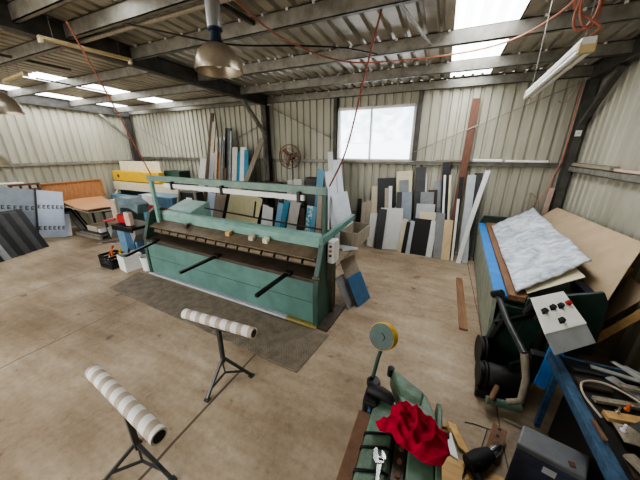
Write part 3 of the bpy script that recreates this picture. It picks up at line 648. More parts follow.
def batten(label, a, b, m, tubes, ends='batten_tan', hang=None):
    a, b = V(a), V(b); d = (b - a).normalized()
    t = thing('fluorescent_batten', label, 'light', (a + b) / 2)
    obj('batten_body', MB().bar(a, b, 0.07, 0.045), m, t, bevel=0.006)
    side = d.cross(V((0, 0, 1))).normalized() * 0.026
    for k in tubes: obj('tube', MB().cyl(a + d * 0.05 + side * k + V((0, 0, -0.045)), b - d * 0.05 + side * k + V((0, 0, -0.045)), 0.016, 10), 'tube_white', t, smooth=True)
    for p, q in ((a, a + d * 0.04), (b - d * 0.04, b)): obj('end_cap', MB().bar(p + V((0, 0, -0.03)), q + V((0, 0, -0.03)), 0.08, 0.06), ends, t, bevel=0.004)
    for p in (hang or []): obj('hanger_wire', MB().tube([p, (p[0], p[1], zr(p[1]))], 0.004, 5), 'purlin_galv', t)
    return t
batten('long tan fluorescent batten under the roof, nearest the slotted sheets side beam', (-5.16, 2.24, 4.33), (-5.02, 3.36, 4.33), 'batten_tan', (), 'cream', [(-5.14, 2.4, 4.34), (-5.04, 3.2, 4.34)])
batten('short tan batten beside the roof skylights', (-8.95, 3.08, 4.33), (-7.7, 2.98, 4.33), 'batten_tan', (), 'cream', [(-8.6, 3.05, 4.34), (-8.0, 3.0, 4.34)])
batten('white twin tube fluorescent batten hanging over the blue folding machine', (0.77, 3.95, 3.5), (0.70, 2.36, 3.52), 'white', (-0.9, 0.9), 'batten_tan', [(0.766, 3.85, 3.52), (0.705, 2.46, 3.53)])

def cord(label, pts, r, m, group=None, sub=6, name='hanging_cable'):
    P_ = [V(p) for p in pts]; out = []
    for i in range(len(P_) - 1):
        p0, p1, p2, p3 = P_[max(i - 1, 0)], P_[i], P_[i + 1], P_[min(i + 2, len(P_) - 1)]
        for k in range(sub):
            t = k / sub
            out.append(0.5 * ((2 * p1) + (p2 - p0) * t + (2 * p0 - 5 * p1 + 4 * p2 - p3) * t * t + (3 * p1 - p0 - 3 * p2 + p3) * t ** 3))
    out.append(P_[-1])
    return single(name, MB().tube(out, r, 6), m, label, 'cord', group, smooth=True)
cord('dark red cord dropping from the roof to the post end of the teal folder', [(-0.93, 3.9, 4.58), (-1.12, 3.9, 3.8), (-1.34, 3.9, 2.9), (-1.57, 3.82, 2.36)], 0.013, 'red_cord')
cord('orange red cord running down from the roof beam to the far post of the folder', [(-4.82, 2.45, 4.52), (-5.2, 2.98, 3.72), (-5.62, 3.5, 2.95), (-5.98, 3.92, 2.38)], 0.013, 'orange_cord')
cord('long orange cord drooping under the purlins across the shed', [(-2.2, 2.2, 4.56), (-2.13, 2.75, 4.32), (-2.10, 3.65, 4.28), (-1.65, 4.8, 4.28), (-0.42, 5.1, 4.28), (0.51, 4.98, 4.3), (1.0, 4.5, 4.4), (1.15, 3.8, 4.55)], 0.012, 'orange_cord')
cord('dark cable looped under the purlins beside the high bay lamp', [(-4.3, 2.78, 4.55), (-3.37, 3.32, 4.38), (-2.96, 3.67, 4.36), (-2.21, 4.1, 4.38), (-1.66, 4.6, 4.42), (-1.3, 5.25, 4.47)], 0.012, 'black_steel')
loop = [(0.67 + (0.055 + 0.01 * math.sin(a * .7)) * math.cos(a) + 0.02 * math.sin(a / 3), 2.42 + 0.02 * math.sin(a * 1.3), 3.72 + 0.12 * math.sin(a)) for a in [i * PI / 5 for i in range(26)]]
cord('coil of orange cord hung above the end of the white batten', [(0.62, 2.4, 4.5), (0.64, 2.41, 4.1)] + loop + [(0.74, 2.4, 3.6), (0.71, 2.41, 3.56)], 0.007, 'orange_cord', sub=3)
cord('orange red cord clipped down the corner column behind the blue machine', [(2.40, 7.8, 4.2), (2.42, 7.82, 3.4), (2.44, 7.83, 2.75), (2.36, 7.8, 2.35), (2.30, 7.75, 2.0), (2.1, 7.6, 1.7)], 0.014, 'orange_cord')
cord('pale conduit curling from the corner column to the roof', [(2.1, 7.9, 3.9), (2.22, 7.86, 3.86), (2.28, 7.8, 4.0), (2.32, 7.76, 4.25)], 0.012, 'weathered')
bx = thing('switch_box', 'small white switch box fixed on the corner column', 'switch', (2.58, 7.84, 3.18))
obj('switch_cover', MB().box(2.53, 2.63, 7.81, 7.858, 3.18, 3.30), 'white', bx, bevel=0.006)
obj('rocker', MB().box(2.565, 2.595, 7.80, 7.812, 3.22, 3.26), 'lightgrey', bx)
# things lying along the girts
single('plank_offcut', MB().bar((2.66, 7.75, 2.60), (2.66, 6.2, 2.60), 0.13, 0.07), 'weathered', 'weathered plank offcut lying on the side wall rail, next to the corner', 'plank', bevel=0.006)
single('plank_offcut', MB().bar((2.67, 6.12, 2.585), (2.67, 4.6, 2.585), 0.11, 0.045), 'pinkboard', 'pink painted plank lying on the side wall rail', 'plank', bevel=0.004)
single('plastic_tube', MB().cyl((0.70, 8.135, 2.645), (1.35, 8.135, 2.64), 0.035, 12), 'tube_white', 'short white tube lying on the back wall rail by the red plank', 'tube', smooth=True)
single('plastic_tube', MB().cyl((1.42, 8.14, 2.635), (2.28, 8.14, 2.635), 0.03, 12), 'tube_white', 'longer white tube lying on the back wall rail toward the corner', 'tube', smooth=True)
single('timber_batten', MB().bar((-0.2, 8.14, 2.63), (0.45, 8.14, 2.63), 0.05, 0.035), 'weathered', 'grey timber batten lying on the back wall rail beside the window', 'timber')
single('wall_post', MB().bar((2.36, 7.95, 0.0), (2.46, 7.98, 2.05), 0.09, 0.06, (0, 1, 0)), 'pinkboard', 'short pale pink post standing in the corner behind the blue machine', 'post', bevel=0.004)

# ------------------------------------------------------------------ fan and the things stored near it
fc = V((-4.61, 7.75, 2.69))
t = thing('pedestal_fan', 'rusty round wire fan on a tall stand before the ribbed wall', 'fan', (fc.x, fc.y + 0.16, 0))
R = 0.39
mb = MB()
for rr, yy in ((R, 0.0), (R * .97, -.05), (R * .97, .06), (R * .66, -.085), (R * .36, -.10)):
    mb.tube([fc + V((rr * math.cos(a), yy, rr * math.sin(a))) for a in [2 * PI * i / 32 for i in range(32)]], 0.009, 6, closed=True)
for i in range(14):
    a = 2 * PI * i / 14
    mb.tube([fc + V((0.05 * math.cos(a), -.105, 0.05 * math.sin(a))), fc + V((R * .66 * math.cos(a), -.085, R * .66 * math.sin(a))), fc + V((R * math.cos(a), 0, R * math.sin(a)))], 0.005, 5)
obj('guard', mb, 'rust_fan', t)
for i in range(3):
    a = 2 * PI * i / 3 + 2.2
    d = V((math.cos(a), 0, math.sin(a))); e = V((-math.sin(a), 0, math.cos(a)))
    p = [fc + d * .05 - e * .04 + V((0, .02, 0)), fc + d * .05 + e * .04 - V((0, .02, 0)), fc + d * .31 + e * .11 - V((0, .03, 0)), fc + d * .33 - e * .03 + V((0, .03, 0))]
    obj('blade', MB().slab(p, 0.006), 'rust_fan', t)
obj('hub', MB().cyl(fc - V((0, .06, 0)), fc + V((0, .03, 0)), 0.06, 16), 'rust_fan', t, smooth=True)
obj('motor', MB().lathe([(0, 0.03), (0.1, 0.04), (0.1, 0.2), (0.06, 0.24), (0, 0.24)], fc, 18, (0, 1, 0)), 'black_steel', t, smooth=True)
obj('pole', MB().cyl(fc + V((0, .16, -.08)), (fc.x, fc.y + .16, 0.04), 0.025, 12), 'darkmetal', t, smooth=True)
obj('base', MB().lathe([(0, 0), (0.16, 0), (0.16, 0.03), (0.06, 0.06), (0, 0.06)], (fc.x, fc.y + .16, 0), 24), 'black_steel', t, smooth=True)
# low rack behind the folder that holds rolls and tins
t = thing('steel_rack', 'dark steel rack behind the teal folder holding rolled material', 'rack', (-5.3, 7.55, 0))
for x in (-6.0, -4.75):
    for y in (7.45, 7.75): obj('upright', MB().box(x - .02, x + .02, y - .02, y + .02, 0, 1.56), 'black_steel', t)
for z in (0.75, 1.5): obj('shelf', MB().box(-6.05, -4.7, 7.42, 7.78, z, z + 0.03), 'frame_steel', t)
for i, (a, b, r, m, lab) in enumerate((((-5.95, 7.52, 1.63), (-5.1, 7.58, 1.63), 0.09, 'weathered', 'grey roll of material lying on the steel rack, lower one'),
    ((-5.75, 7.62, 1.80), (-4.85, 7.60, 1.80), 0.075, 'darkbrown', 'dark brown roll lying on top of the grey roll'), ((-4.95, 7.55, 1.62), (-4.78, 7.5, 1.62), 0.085, 'charcoal', 'stubby charcoal roll at the fan end of the steel rack'))):
    single('material_roll', MB().lathe([(r * .35, 0), (r, 0), (r, (V(b) - V(a)).length), (r * .35, (V(b) - V(a)).length), (r * .35, 0)], a, 18, V(b) - V(a)), m, lab, 'roll', smooth=True)
t = thing('black_cabinet', 'tall black cabinet against the wall between fan and window', 'cabinet', (-3.82, 7.85, 0))
obj('cabinet_body', MB().box(-4.02, -3.62, 7.74, 8.0, 0.0, 2.05), 'black', t, bevel=0.01)
obj('door', MB().box(-4.0, -3.64, 7.72, 7.74, 0.05, 2.0), 'charcoal', t)

# ------------------------------------------------------------------ the cream, yellow and blue press in the far corner
t = thing('press_machine', 'long cream press with yellow beam and blue rail in the far corner', 'machine', (-11.4, 6.95, 0))
obj('back_board', MB().box(-12.75, -10.15, 7.08, 7.12, 1.9, 2.46), 'machine_cream', t, bevel=0.006)
obj('ram_beam', MB().box(-12.95, -9.95, 6.82, 7.06, 1.66, 2.06), 'yellow', t, bevel=0.012)
for x in (-12.55, -10.25): obj('lifting_hole', MB().lathe([(0, 0), (0.07, 0), (0.07, 0.01), (0, 0.01)], (x, 6.81, 1.86), 16, (0, 1, 0)), 'black', t)
obj('cream_bed', MB().box(-13.0, -8.95, 6.78, 7.1, 1.28, 1.62), 'machine_cream', t, bevel=0.012)
obj('dark_throat', MB().box(-12.95, -8.92, 6.9, 7.2, 1.08, 1.28), 'black_steel', t)
obj('blue_rail', MB().box(-12.98, -8.85, 6.55, 6.72, 0.98, 1.10), 'machine_blue', t, bevel=0.01)
obj('lower_body', MB().box(-12.9, -8.95, 6.75, 7.2, 0.0, 1.08), 'green_dark', t, bevel=0.01)
for x in (-12.92, -9.02): obj('side_frame', MB().prism([(x, 6.6, 0), (x, 6.6, 1.0), (x, 6.85, 1.3), (x, 6.85, 1.7), (x, 7.3, 1.7), (x, 7.3, 0)], (0.1, 0, 0)), 'machine_cream' if x < -12 else 'green_dark', t, bevel=0.008)
t = thing('steel_cabinet', 'dark green steel cabinet between the yellow press and the lengths', 'cabinet', (-9.9, 7.6, 0))
obj('cabinet_body', MB().box(-10.35, -9.45, 7.35, 7.85, 0, 2.1), 'green_dark', t, bevel=0.01)
for x in (-10.33, -9.885): obj('door', MB().box(x, x + 0.425, 7.325, 7.35, 0.06, 2.06), 'teal_dark', t, bevel=0.004)
single('wooden_crate', MB().box(-9.40, -8.88, 7.35, 7.85, 0, 1.72).box(-9.42, -8.86, 7.33, 7.36, 1.6, 1.74).box(-9.42, -8.86, 7.33, 7.36, 0.9, 1.0), 'redwood', 'tall red brown wooden crate beside the dark green cabinet', 'crate', bevel=0.006)

# ------------------------------------------------------------------ sheets and boards along the far side wall
# pale sheets punched with rows of slots
def slotted(label, q, m, rows=True, x0=-11.68, x1=-11.86):
    # q: the four corners in the sheet's own plane (along the wall, height), standing a little askew
    X = lambda y, z: V((x0 + (x1 - x0) * z / 1.7, y, z))
    Q = [X(*p) for p in q]
    t = thing('slotted_sheet' if rows else 'plain_sheet', label, 'sheet', (x0, sum(p[0] for p in q) / 4, 0))
    n = (Q[1] - Q[0]).cross(Q[3] - Q[0]).normalized()
    if n.x < 0: n = -n
    obj('panel', MB().hexa([p - n * 0.012 for p in Q] + Q), m, t, bevel=0.002)
    for fz in (0.21, 0.66) if rows else ():
        mb = MB(); L_ = (Q[1] - Q[0]).length; k = int(L_ / 0.115)
        e, h = (Q[1] - Q[0]).normalized(), (Q[3] - Q[0]).normalized()
        for i in range(k):
            c = Q[0].lerp(Q[1], (i + 0.5) / k).lerp(Q[3].lerp(Q[2], (i + 0.5) / k), fz) + n * 0.002
            for a0, a1, b0, b1 in ((-.036, -.014, -.06, .06), (-.014, .036, .036, .06), (-.014, .026, -.012, .012), (-.014, .036, -.06, -.036)):
                mb.add([c + e * a0 + h * b0, c + e * a1 + h * b0, c + e * a1 + h * b1, c + e * a0 + h * b1], [(0, 1, 2, 3)])
        obj('slot_pattern', mb, 'olive_slot', t)  # slots drawn as flat dark olive faces
    return t
slotted('pale blue white sheet with two slot rows, the one beside the orange boards', [(3.53, 0.18), (4.22, 0.012), (4.55, 1.53), (3.92, 1.68)], 'paleblue')
slotted('greyer sheet with two slot rows, behind the dark leaning sheets', [(2.72, 0.19), (3.47, 0.012), (3.88, 1.69), (3.15, 1.88)], 'bluegrey')
slotted('plain pale sheet edge showing past the slotted sheets', [(4.0, 0.06), (4.40, 0.012), (4.58, 0.75), (4.2, 0.8)], 'paperwhite', False, -11.72, -12.2)
single('strap', MB().bar((-11.655, 3.50, 0.12), (-11.835, 3.90, 1.74), 0.05, 0.008, (1, 0, 0)), 'charcoal', 'dark strap hanging between the two slotted sheets', 'strap')
for i, (y0, y1, x0, h, m) in enumerate(((4.78, 4.92, -11.85, 0.78, 'midgrey'), (4.80, 4.98, -11.95, 0.82, 'charcoal'), (4.82, 5.05, -12.05, 0.86, 'black'), (4.84, 5.12, -12.14, 0.89, 'lightgrey'), (4.86, 5.2, -12.22, 0.9, 'black'))):
    propped([(x0, y0, 0.003), (x0, y1, 0.003), (x0 - 0.5 * h, y1 - 0.2 * h, h), (x0 - 0.5 * h, y0 - 0.2 * h, h)], m, ('%s sheet leaning under the orange boards, ' % {'midgrey': 'short mid grey', 'charcoal': 'charcoal', 'black': 'black', 'lightgrey': 'light grey'}[m]) + ['front of the row', 'second of the row', 'middle of the row', 'fourth of the row', 'back of the row'][i], 0.01, group='sheets leaning under the orange boards')
# dark sheets leaning nearest the camera on that side
shade = ['charcoal', 'black', 'midgrey', 'charcoal', 'black', 'charcoal', 'black', 'charcoal', 'black']
ordn = ['frontmost', 'second', 'third', 'fourth', 'fifth', 'sixth', 'seventh', 'eighth', 'rearmost']
for i in range(9):
    x0 = -10.58 - 0.055 * i; y1 = 2.25 + 0.155 * i; h = 1.02 + 0.02 * i
    propped([(x0, 0.9 + .05 * i, 0.003), (x0, y1, 0.003), (x0 - 0.62, y1 - 0.12, h), (x0 - 0.62, 0.8 + .05 * i, h)], shade[i], '%s %s sheet in the dark stack before the slotted sheets' % (ordn[i], {'charcoal': 'charcoal', 'black': 'black', 'bluegrey': 'blue grey', 'midgrey': 'mid grey'}[shade[i]]), 0.014, group='dark sheets leaning before the slotted sheets')
# orange boards: a back board and a flat board carried on trestles
t = thing('trestle', 'low steel trestle table under the flat orange boards', 'trestle', (-11.3, 5.2, 0))
for x in (-12.7, -10.1):
    for y in (4.75, 5.6): obj('leg', MB().box(x - .03, x + .03, y - .03, y + .03, 0, 0.92), 'darkmetal', t)
    obj('cross_bar', MB().box(x - .03, x + .03, 4.7, 5.65, 0.92, 0.98), 'darkmetal', t)
for y in (4.75, 5.6): obj('side_bar', MB().box(-12.9, -9.95, y - .03, y + .03, 0.98, 1.03), 'weathered', t)
single('flat_board', MB().prism([(-12.55, 4.55, 1.032), (-12.5, 6.05, 1.032), (-9.6, 5.1, 1.032), (-9.82, 4.22, 1.032)], (0, 0, 0.03)), 'weathered', 'lower flat grey board lying on the trestle', 'board', bevel=0.004)
single('flat_board', MB().grid(lambda u, v: V((-12.5, 4.6, 1.075)).lerp(V((-9.85, 4.25, 1.075)), u).lerp(V((-12.5, 6.0, 1.075)).lerp(V((-9.75, 5.1, 1.075)), u), v) + V((0, 0, 0.035 + 0.03 * math.sin(u * 7 + v * 3))), 14, 8), 'orangewood', 'warped orange brown board lying on top of the trestle boards', 'board', solid=0.02)
single('upright_board', MB().box(-12.62, -12.58, 4.3, 6.15, 1.12, 1.80).box(-12.62, -12.50, 6.11, 6.15, 1.12, 1.74).box(-12.62, -12.52, 4.3, 6.15, 1.76, 1.80), 'orangewood', 'orange brown open backed board standing behind the warped board', 'board', bevel=0.004)
t = thing('pallet', 'low weathered pallet on the floor beneath the trestle', 'pallet', (-10.8, 5.0, 0))
for i in range(6): obj('deck_board', MB().box(-11.75 + i * 0.26, -11.55 + i * 0.26, 4.5, 5.5, 0.10, 0.12), 'weathered', t)
for y in (4.52, 4.95, 5.40): obj('bearer', MB().box(-11.75, -10.22, y, y + 0.08, 0, 0.10), 'weathered', t)
for i, (x0, x1, y0, y1, z0, z1, m, lab) in enumerate(((-11.5, -10.25, 4.55, 5.35, 0.122, 0.16, 'midgrey', 'lowest grey board on the pallet under the trestle'), (-11.35, -10.22, 4.6, 5.3, 0.165, 0.22, 'darkbrown', 'dark brown board on the pallet under the trestle'), (-11.1, -10.5, 4.62, 5.1, 0.225, 0.42, 'beige', 'beige carton on the boards under the trestle'), (-10.45, -10.28, 4.62, 4.9, 0.225, 0.36, 'white', 'small white carton at the edge of the boards under the trestle'))):
    single('stored_board' if i < 2 else 'carton', MB().box(x0, x1, y0, y1, z0, z1), m, lab, 'board' if i < 2 else 'box', bevel=0.006)
for i, (a, b, m, lab) in enumerate((((-9.9, 4.3, 0.02), (-8.95, 4.75, 0.02), 'galv', 'bright metal strip on the floor before the pallet'), ((-10.0, 4.45, 0.02), (-8.8, 4.95, 0.05), 'midgrey', 'grey metal strip on the floor by the notching machine'), ((-9.7, 4.3, 0.05), (-9.2, 5.2, 0.08), 'rusty_steel', 'rusty metal strip lying across the floor strips'))):
    single('metal_strip', MB().bar(a, b, 0.10, 0.02), m, lab, 'strip', bevel=0.002)
# dark openwork crate and white pole on top of the slotted sheets
t = thing('slatted_crate', 'dark red brown openwork crate above the slotted sheets', 'crate', (-12.4, 4.0, 1.55))
for y in (3.56, 3.78, 4.0, 4.2): obj('upright', MB().box(-12.55, -12.5, y, y + .05, 1.40, 1.84), 'darkbrown', t)
for z in (1.45, 1.62, 1.79): obj('slat', MB().box(-12.5, -12.47, 3.52, 4.27, z, z + .06), 'redwood', t)
single('white_pole', MB().cyl((-12.53, 2.4, 1.93), (-12.525, 3.9, 1.875), 0.03, 12), 'tube_white', 'white pole lying across the top of the slotted sheets', 'pole', smooth=True)
t = thing('storage_frame', 'dark steel storage frame behind the slotted sheets', 'frame', (-12.4, 3.4, 0))
for y in (2.4, 4.0):
    obj('post', MB().box(-12.6, -12.52, y, y + .06, 0, 1.40), 'darkmetal', t); obj('post', MB().box(-12.26, -12.2, y, y + .06, 0, 1.3), 'darkmetal', t)
obj('top_rail', MB().box(-12.62, -12.18, 2.35, 4.12, 1.34, 1.40), 'darkmetal', t)

# ------------------------------------------------------------------ notching machine and its clutter
t = thing('notching_machine', 'small blue and grey notching machine with red parts at the folder end', 'machine', (-7.85, 4.3, 0))
obj('pedestal', MB().prism([(-8.28, 4.1, 0), (-7.52, 4.1, 0), (-7.42, 4.1, 0.78), (-8.3, 4.1, 0.78)], (0, 0.55, 0)), 'machine_blue', t, bevel=0.015)
obj('pedestal_door', MB().box(-7.9, -7.55, 4.075, 4.10, 0.12, 0.72), 'bench_blue', t, bevel=0.004)
obj('table', MB().box(-8.25, -7.32, 3.98, 4.66, 0.78, 0.92), 'black_steel', t, bevel=0.01)
obj('head_frame', MB().prism([(-8.45, 4.25, 0.92), (-8.2, 4.25, 0.92), (-8.15, 4.25, 1.35), (-7.75, 4.25, 1.38), (-7.4, 4.25, 1.25), (-7.3, 4.25, 1.5), (-7.6, 4.25, 1.66), (-8.2, 4.25, 1.66), (-8.42, 4.25, 1.45)], (0, 0.32, 0)), 'head_grey', t, bevel=0.02)
obj('head_cover', MB().box(-8.46, -8.2, 4.18, 4.6, 0.95, 1.58), 'beige', t, bevel=0.03)
obj('red_guard', MB().box(-8.12, -7.78, 4.1, 4.22, 0.98, 1.2), 'red', t, bevel=0.01)
obj('cream_pad', MB().box(-7.74, -7.52, 4.08, 4.2, 0.93, 1.3), 'pinkboard', t, bevel=0.015)
obj('red_handle', MB().tube([(-8.25, 4.12, 1.05), (-8.4, 4.0, 1.02), (-8.5, 3.95, 1.0)], 0.035, 8), 'red', t, smooth=True)
for x in (-8.42, -7.38): obj('side_wing', MB().prism([(x - .04, 4.0, 0.5), (x + .12, 4.0, 0.72), (x + .12, 4.0, 0.86), (x - .12, 4.0, 0.8)], (0, 0.5, 0)), 'galv', t, bevel=0.005)
t = thing('blue_bench', 'blue steel bench with a red front behind the notching machine', 'bench', (-8.2, 5.7, 0))
obj('bench_body', MB().box(-9.05, -7.5, 5.4, 5.95, 0.0, 1.42), 'machine_blue', t, bevel=0.015)
obj('red_front', MB().box(-8.75, -7.55, 5.36, 5.40, 0.86, 1.17), 'red', t, bevel=0.006)
obj('top_ledge', MB().box(-9.1, -7.45, 5.38, 6.0, 1.42, 1.50), 'machine_blue', t, bevel=0.01)
single('paper_sheet', MB().grid(lambda u, v: (-8.85 + 0.55 * u, 5.355 + (0.25 * (v - .5) if v > .5 else 0), 1.22 + (0.30 * min(v, .5) * 2) + 0.01 * math.sin(5 * u)), 6, 8), 'white', 'white paper draped over the edge of the blue bench', 'paper', solid=0.003)
t = thing('control_cabinet', 'dark control cabinet in a grey tube frame behind the folder', 'cabinet', (-6.9, 5.6, 0))
obj('cabinet_body', MB().box(-7.2, -6.55, 5.5, 5.8, 0, 1.70), 'black', t, bevel=0.02)
obj('tube_frame', MB().tube([(-7.32, 5.44, 0.0), (-7.3, 5.44, 1.3), (-7.12, 5.44, 1.76), (-6.5, 5.44, 1.80), (-6.46, 5.44, 0.0)], 0.04, 8), 'weathered', t, smooth=True)
obj('white_label', MB().box(-6.95, -6.72, 5.49, 5.5, 1.42, 1.54), 'label_white', t)
# black crate with hand tools, and white tubs
t = thing('tool_crate', 'black plastic crate of hand tools on the floor by the notching machine', 'crate', (-7.55, 3.52, 0))
mb = MB()
for x0, x1, y0, y1 in ((-7.82, -7.80, 3.3, 3.72), (-7.34, -7.32, 3.3, 3.72), (-7.82, -7.32, 3.3, 3.32), (-7.82, -7.32, 3.70, 3.72)): 
    for k in range(4): mb.box(x0, x1, y0, y1, 0.02 + k * 0.085, 0.075 + k * 0.085)
    mb.box(x0, x1, y0, y1, 0.30, 0.335)
for x in (-7.82, -7.34):
    for y in (3.3, 3.70): mb.box(x, x + .03, y, y + .025, 0.0, 0.33)
obj('crate_wall', mb, 'rubber', t); obj('crate_floor', MB().box(-7.82, -7.32, 3.3, 3.72, 0.0, 0.02), 'rubber', t)
def tub(label, x, y, r, h, m='white'):
    t = thing('tub', label, 'tub', (x, y, 0))
    obj('tub_body', MB().lathe([(0, 0.0), (r * .86, 0.0), (r, h), (r * .95, h), (r * .82, 0.015), (0, 0.015)], (x, y, 0), 24), m, t, smooth=True)
    obj('rim', MB().tube([(x + r * 1.01 * math.cos(a), y + r * 1.01 * math.sin(a), h - .01) for a in [2 * PI * i / 24 for i in range(24)]], 0.012, 6, closed=True), m, t, smooth=True)
    obj('bail_handle', MB().tube([(x + r * 1.02 * math.cos(a), y - r * .2 * math.sin(a), h * .9 - r * .7 * math.sin(a)) for a in [PI * i / 10 for i in range(11)]], 0.006, 5), 'galv', t)
    return t
t = thing('square_tub', 'white square tub on the floor between black crate and folder', 'tub', (-6.98, 3.6, 0))
q = [(-7.2, 3.42), (-6.82, 3.36), (-6.76, 3.76), (-7.14, 3.82)]
for i in range(4):
    a, b = q[i], q[(i + 1) % 4]; obj('tub_side', MB().bar((a[0], a[1], 0.20), (b[0], b[1], 0.20), 0.012, 0.40), 'white', t)
obj('tub_floor', MB().prism([(x, y, 0.0) for x, y in q], (0, 0, 0.012)), 'white', t)
tub('round white bucket on the floor touching the folder end', -6.52, 3.75, 0.17, 0.36)
for i, (a, b, m, lab) in enumerate((((-7.7, 3.4, 0.1), (-7.62, 3.6, 0.52), 'red', 'red handled tool in the black crate'), ((-7.6, 3.5, 0.1), (-7.42, 3.45, 0.50), 'orange', 'orange handled tool leaning out of the black crate'), ((-7.45, 3.6, 0.1), (-7.39, 3.62, 0.46), 'yellow', 'yellow handled tool in the black crate'), ((-7.08, 3.55, 0.05), (-6.85, 3.55, 0.56), 'black_steel', 'black bar standing in the white square tub'))):
    a, b = V(a), V(b); t = thing('hand_tool', lab, 'tool', a)
    obj('handle', MB().cyl(a.lerp(b, .45), b, 0.026, 10), m, t, smooth=True); obj('shaft', MB().cyl(a, a.lerp(b, .47), 0.012, 8), 'chrome', t, smooth=True)
# ------------------------------------------------------------------ the blue edged folding machine along the side wall
O2 = V((0.86, 3.72, 0)); M2 = Matrix.Translation(O2) @ Matrix.Rotation(math.radians(-2.9), 4, 'Z')
t = thing('pan_folder', 'long green folding machine with a blue edge along the side wall', 'machine', O2, math.radians(-2.9))
lo = dict(local=True); LY = 4.05
obj('side_apron', MB().prism([(0.06, 0.05, 0.08), (0.0, 0.05, 0.95), (0.0, 0.05, 1.06), (0.05, 0.05, 1.06), (0.10, 0.05, 0.08)], (0, LY - 0.1, 0)), 'bench_grey', t, bevel=0.006, **lo)
obj('blue_edge', MB().box(0.0, 0.145, 0.0, LY, 1.065, 1.10), 'bright_blue', t, bevel=0.006, **lo)
obj('machine_bed', MB().box(0.12, 1.02, 0.05, LY, 0.25, 1.06), 'green_dark', t, bevel=0.01, **lo)
obj('wooden_strip', MB().box(0.15, 0.33, -0.02, LY - 0.1, 1.062, 1.135), 'ply_brown', t, bevel=0.004, **lo)
pts = [(0.33, 0.0, 1.086)]
for i in range(38): pts += [(0.34, 0.02 + i * .1, 1.085), (0.365, 0.035 + i * .1, 1.085), (0.365, 0.075 + i * .1, 1.085), (0.34, 0.09 + i * .1, 1.085)]
mb = MB().prism(pts + [(0.33, 3.85, 1.085)], (0, 0, 0.05))
obj('finger_edge', mb, 'ply_brown', t, **lo)
obj('far_end_frame', MB().prism([(0.05, LY - .02, 0), (0.0, LY - .02, 1.0), (0.1, LY - .02, 1.28), (0.9, LY - .02, 1.30), (1.05, LY - .02, 1.0), (1.05, LY - .02, 0)], (0, 0.1, 0)), 'green_dark', t, bevel=0.01, **lo)
obj('near_end_plate', MB().prism([(0.32, -0.12, 0.55), (0.32, -0.12, 1.17), (0.95, -0.12, 1.43), (1.02, -0.12, 1.30), (1.06, -0.12, 0.6)], (0, 0.05, 0)), 'green_dark', t, bevel=0.01, **lo)
obj('near_leg', MB().prism([(0.1, -0.08, 0), (0.02, -0.08, 0.35), (0.12, -0.08, 1.0), (0.36, -0.08, 1.0), (0.5, -0.08, 0.5), (0.55, -0.08, 0)], (0, 0.12, 0)), 'green_dark', t, bevel=0.012, **lo)
obj('tie_bar', MB().bar((0.05, -0.15, 0.75), (0.42, -0.12, 0.98), 0.05, 0.06), 'black_steel', t, bevel=0.006, **lo)
obj('tie_bar', MB().bar((0.02, -0.05, 0.2), (0.14, -0.2, 0.92), 0.05, 0.05), 'grime', t, bevel=0.006, **lo)
lv = obj('clamp_lever', MB().tube([(0.02, -0.05, 1.13), (0.12, -0.42, 0.97), (0.24, -0.80, 0.86)], 0.034, 10), 'darkmetal', t, smooth=True, **lo)
obj('lever_grip', MB().tube([(0.24, -0.80, 0.86), (0.29, -0.90, 0.62), (0.27, -1.0, 0.42), (0.16, -1.02, 0.36)], 0.036, 10), 'weathered', lv, smooth=True, **lo)
obj('lever_pivot', MB().cyl((-0.02, -0.04, 1.10), (0.06, -0.10, 1.17), 0.05, 14), 'black_steel', lv, smooth=True, **lo)
obj('foot_base', MB().prism([(-0.08, -0.72, 0.0), (0.40, -0.72, 0.0), (0.62, -0.05, 0.0), (-0.02, -0.05, 0.0)], (0, 0, 0.12)), 'grime', t, bevel=0.02, **lo)
mt = obj('drive_motor', MB().lathe([(0, 0), (0.12, 0.0), (0.14, 0.03), (0.14, 0.32), (0.11, 0.36), (0, 0.36)], (0.02, -0.58, 0.28), 22, (1, 0.1, 0)), 'grime', t, smooth=True, **lo)
obj('pulley', MB().lathe([(0, -.05), (0.15, -.05), (0.15, -.03), (0.12, -.02), (0.12, 0.0), (0.15, .01), (0.15, .03), (0, .03)], (-0.03, -0.58, 0.27), 26, (1, 0.1, 0)), 'grime', t, smooth=True, **lo)
obj('rear_pulley', MB().lathe([(0, -.05), (0.19, -.05), (0.19, -.03), (0.15, -.02), (0.15, 0.0), (0.19, .01), (0.19, .03), (0, .03)], (-0.02, -0.2, 0.32), 26, (1, 0.1, 0)), 'grime', t, smooth=True, **lo)
obj('guard_plate', MB().prism([(0.2, -0.55, 0.1), (0.2, -0.55, 0.5), (0.55, -0.45, 0.75), (0.62, -0.2, 0.75), (0.62, -0.2, 0.1)], (0.04, 0, 0)), 'green_dark', t, bevel=0.008, **lo)
obj('step_bar', MB().cyl((0.02, -0.85, 0.14), (0.36, -0.8, 0.14), 0.045, 12), 'green_cast', t, smooth=True, **lo)
obj('pin', MB().cyl((0.05, -0.9, 0.2), (0.12, -0.72, 0.26), 0.03, 10), 'rusty_steel', t, smooth=True, **lo)
for i, (a, b, c) in enumerate((((0.34, -0.2, 1.10), (0.52, -0.16, 1.18), 0.035), ((0.40, -0.25, 0.98), (0.52, -0.15, 1.15), 0.03), ((0.30, -0.22, 1.02), (0.38, -0.2, 1.2), 0.03))):
    obj('linkage', MB().tube([a, b], c, 8), 'grime', t, smooth=True, **lo)
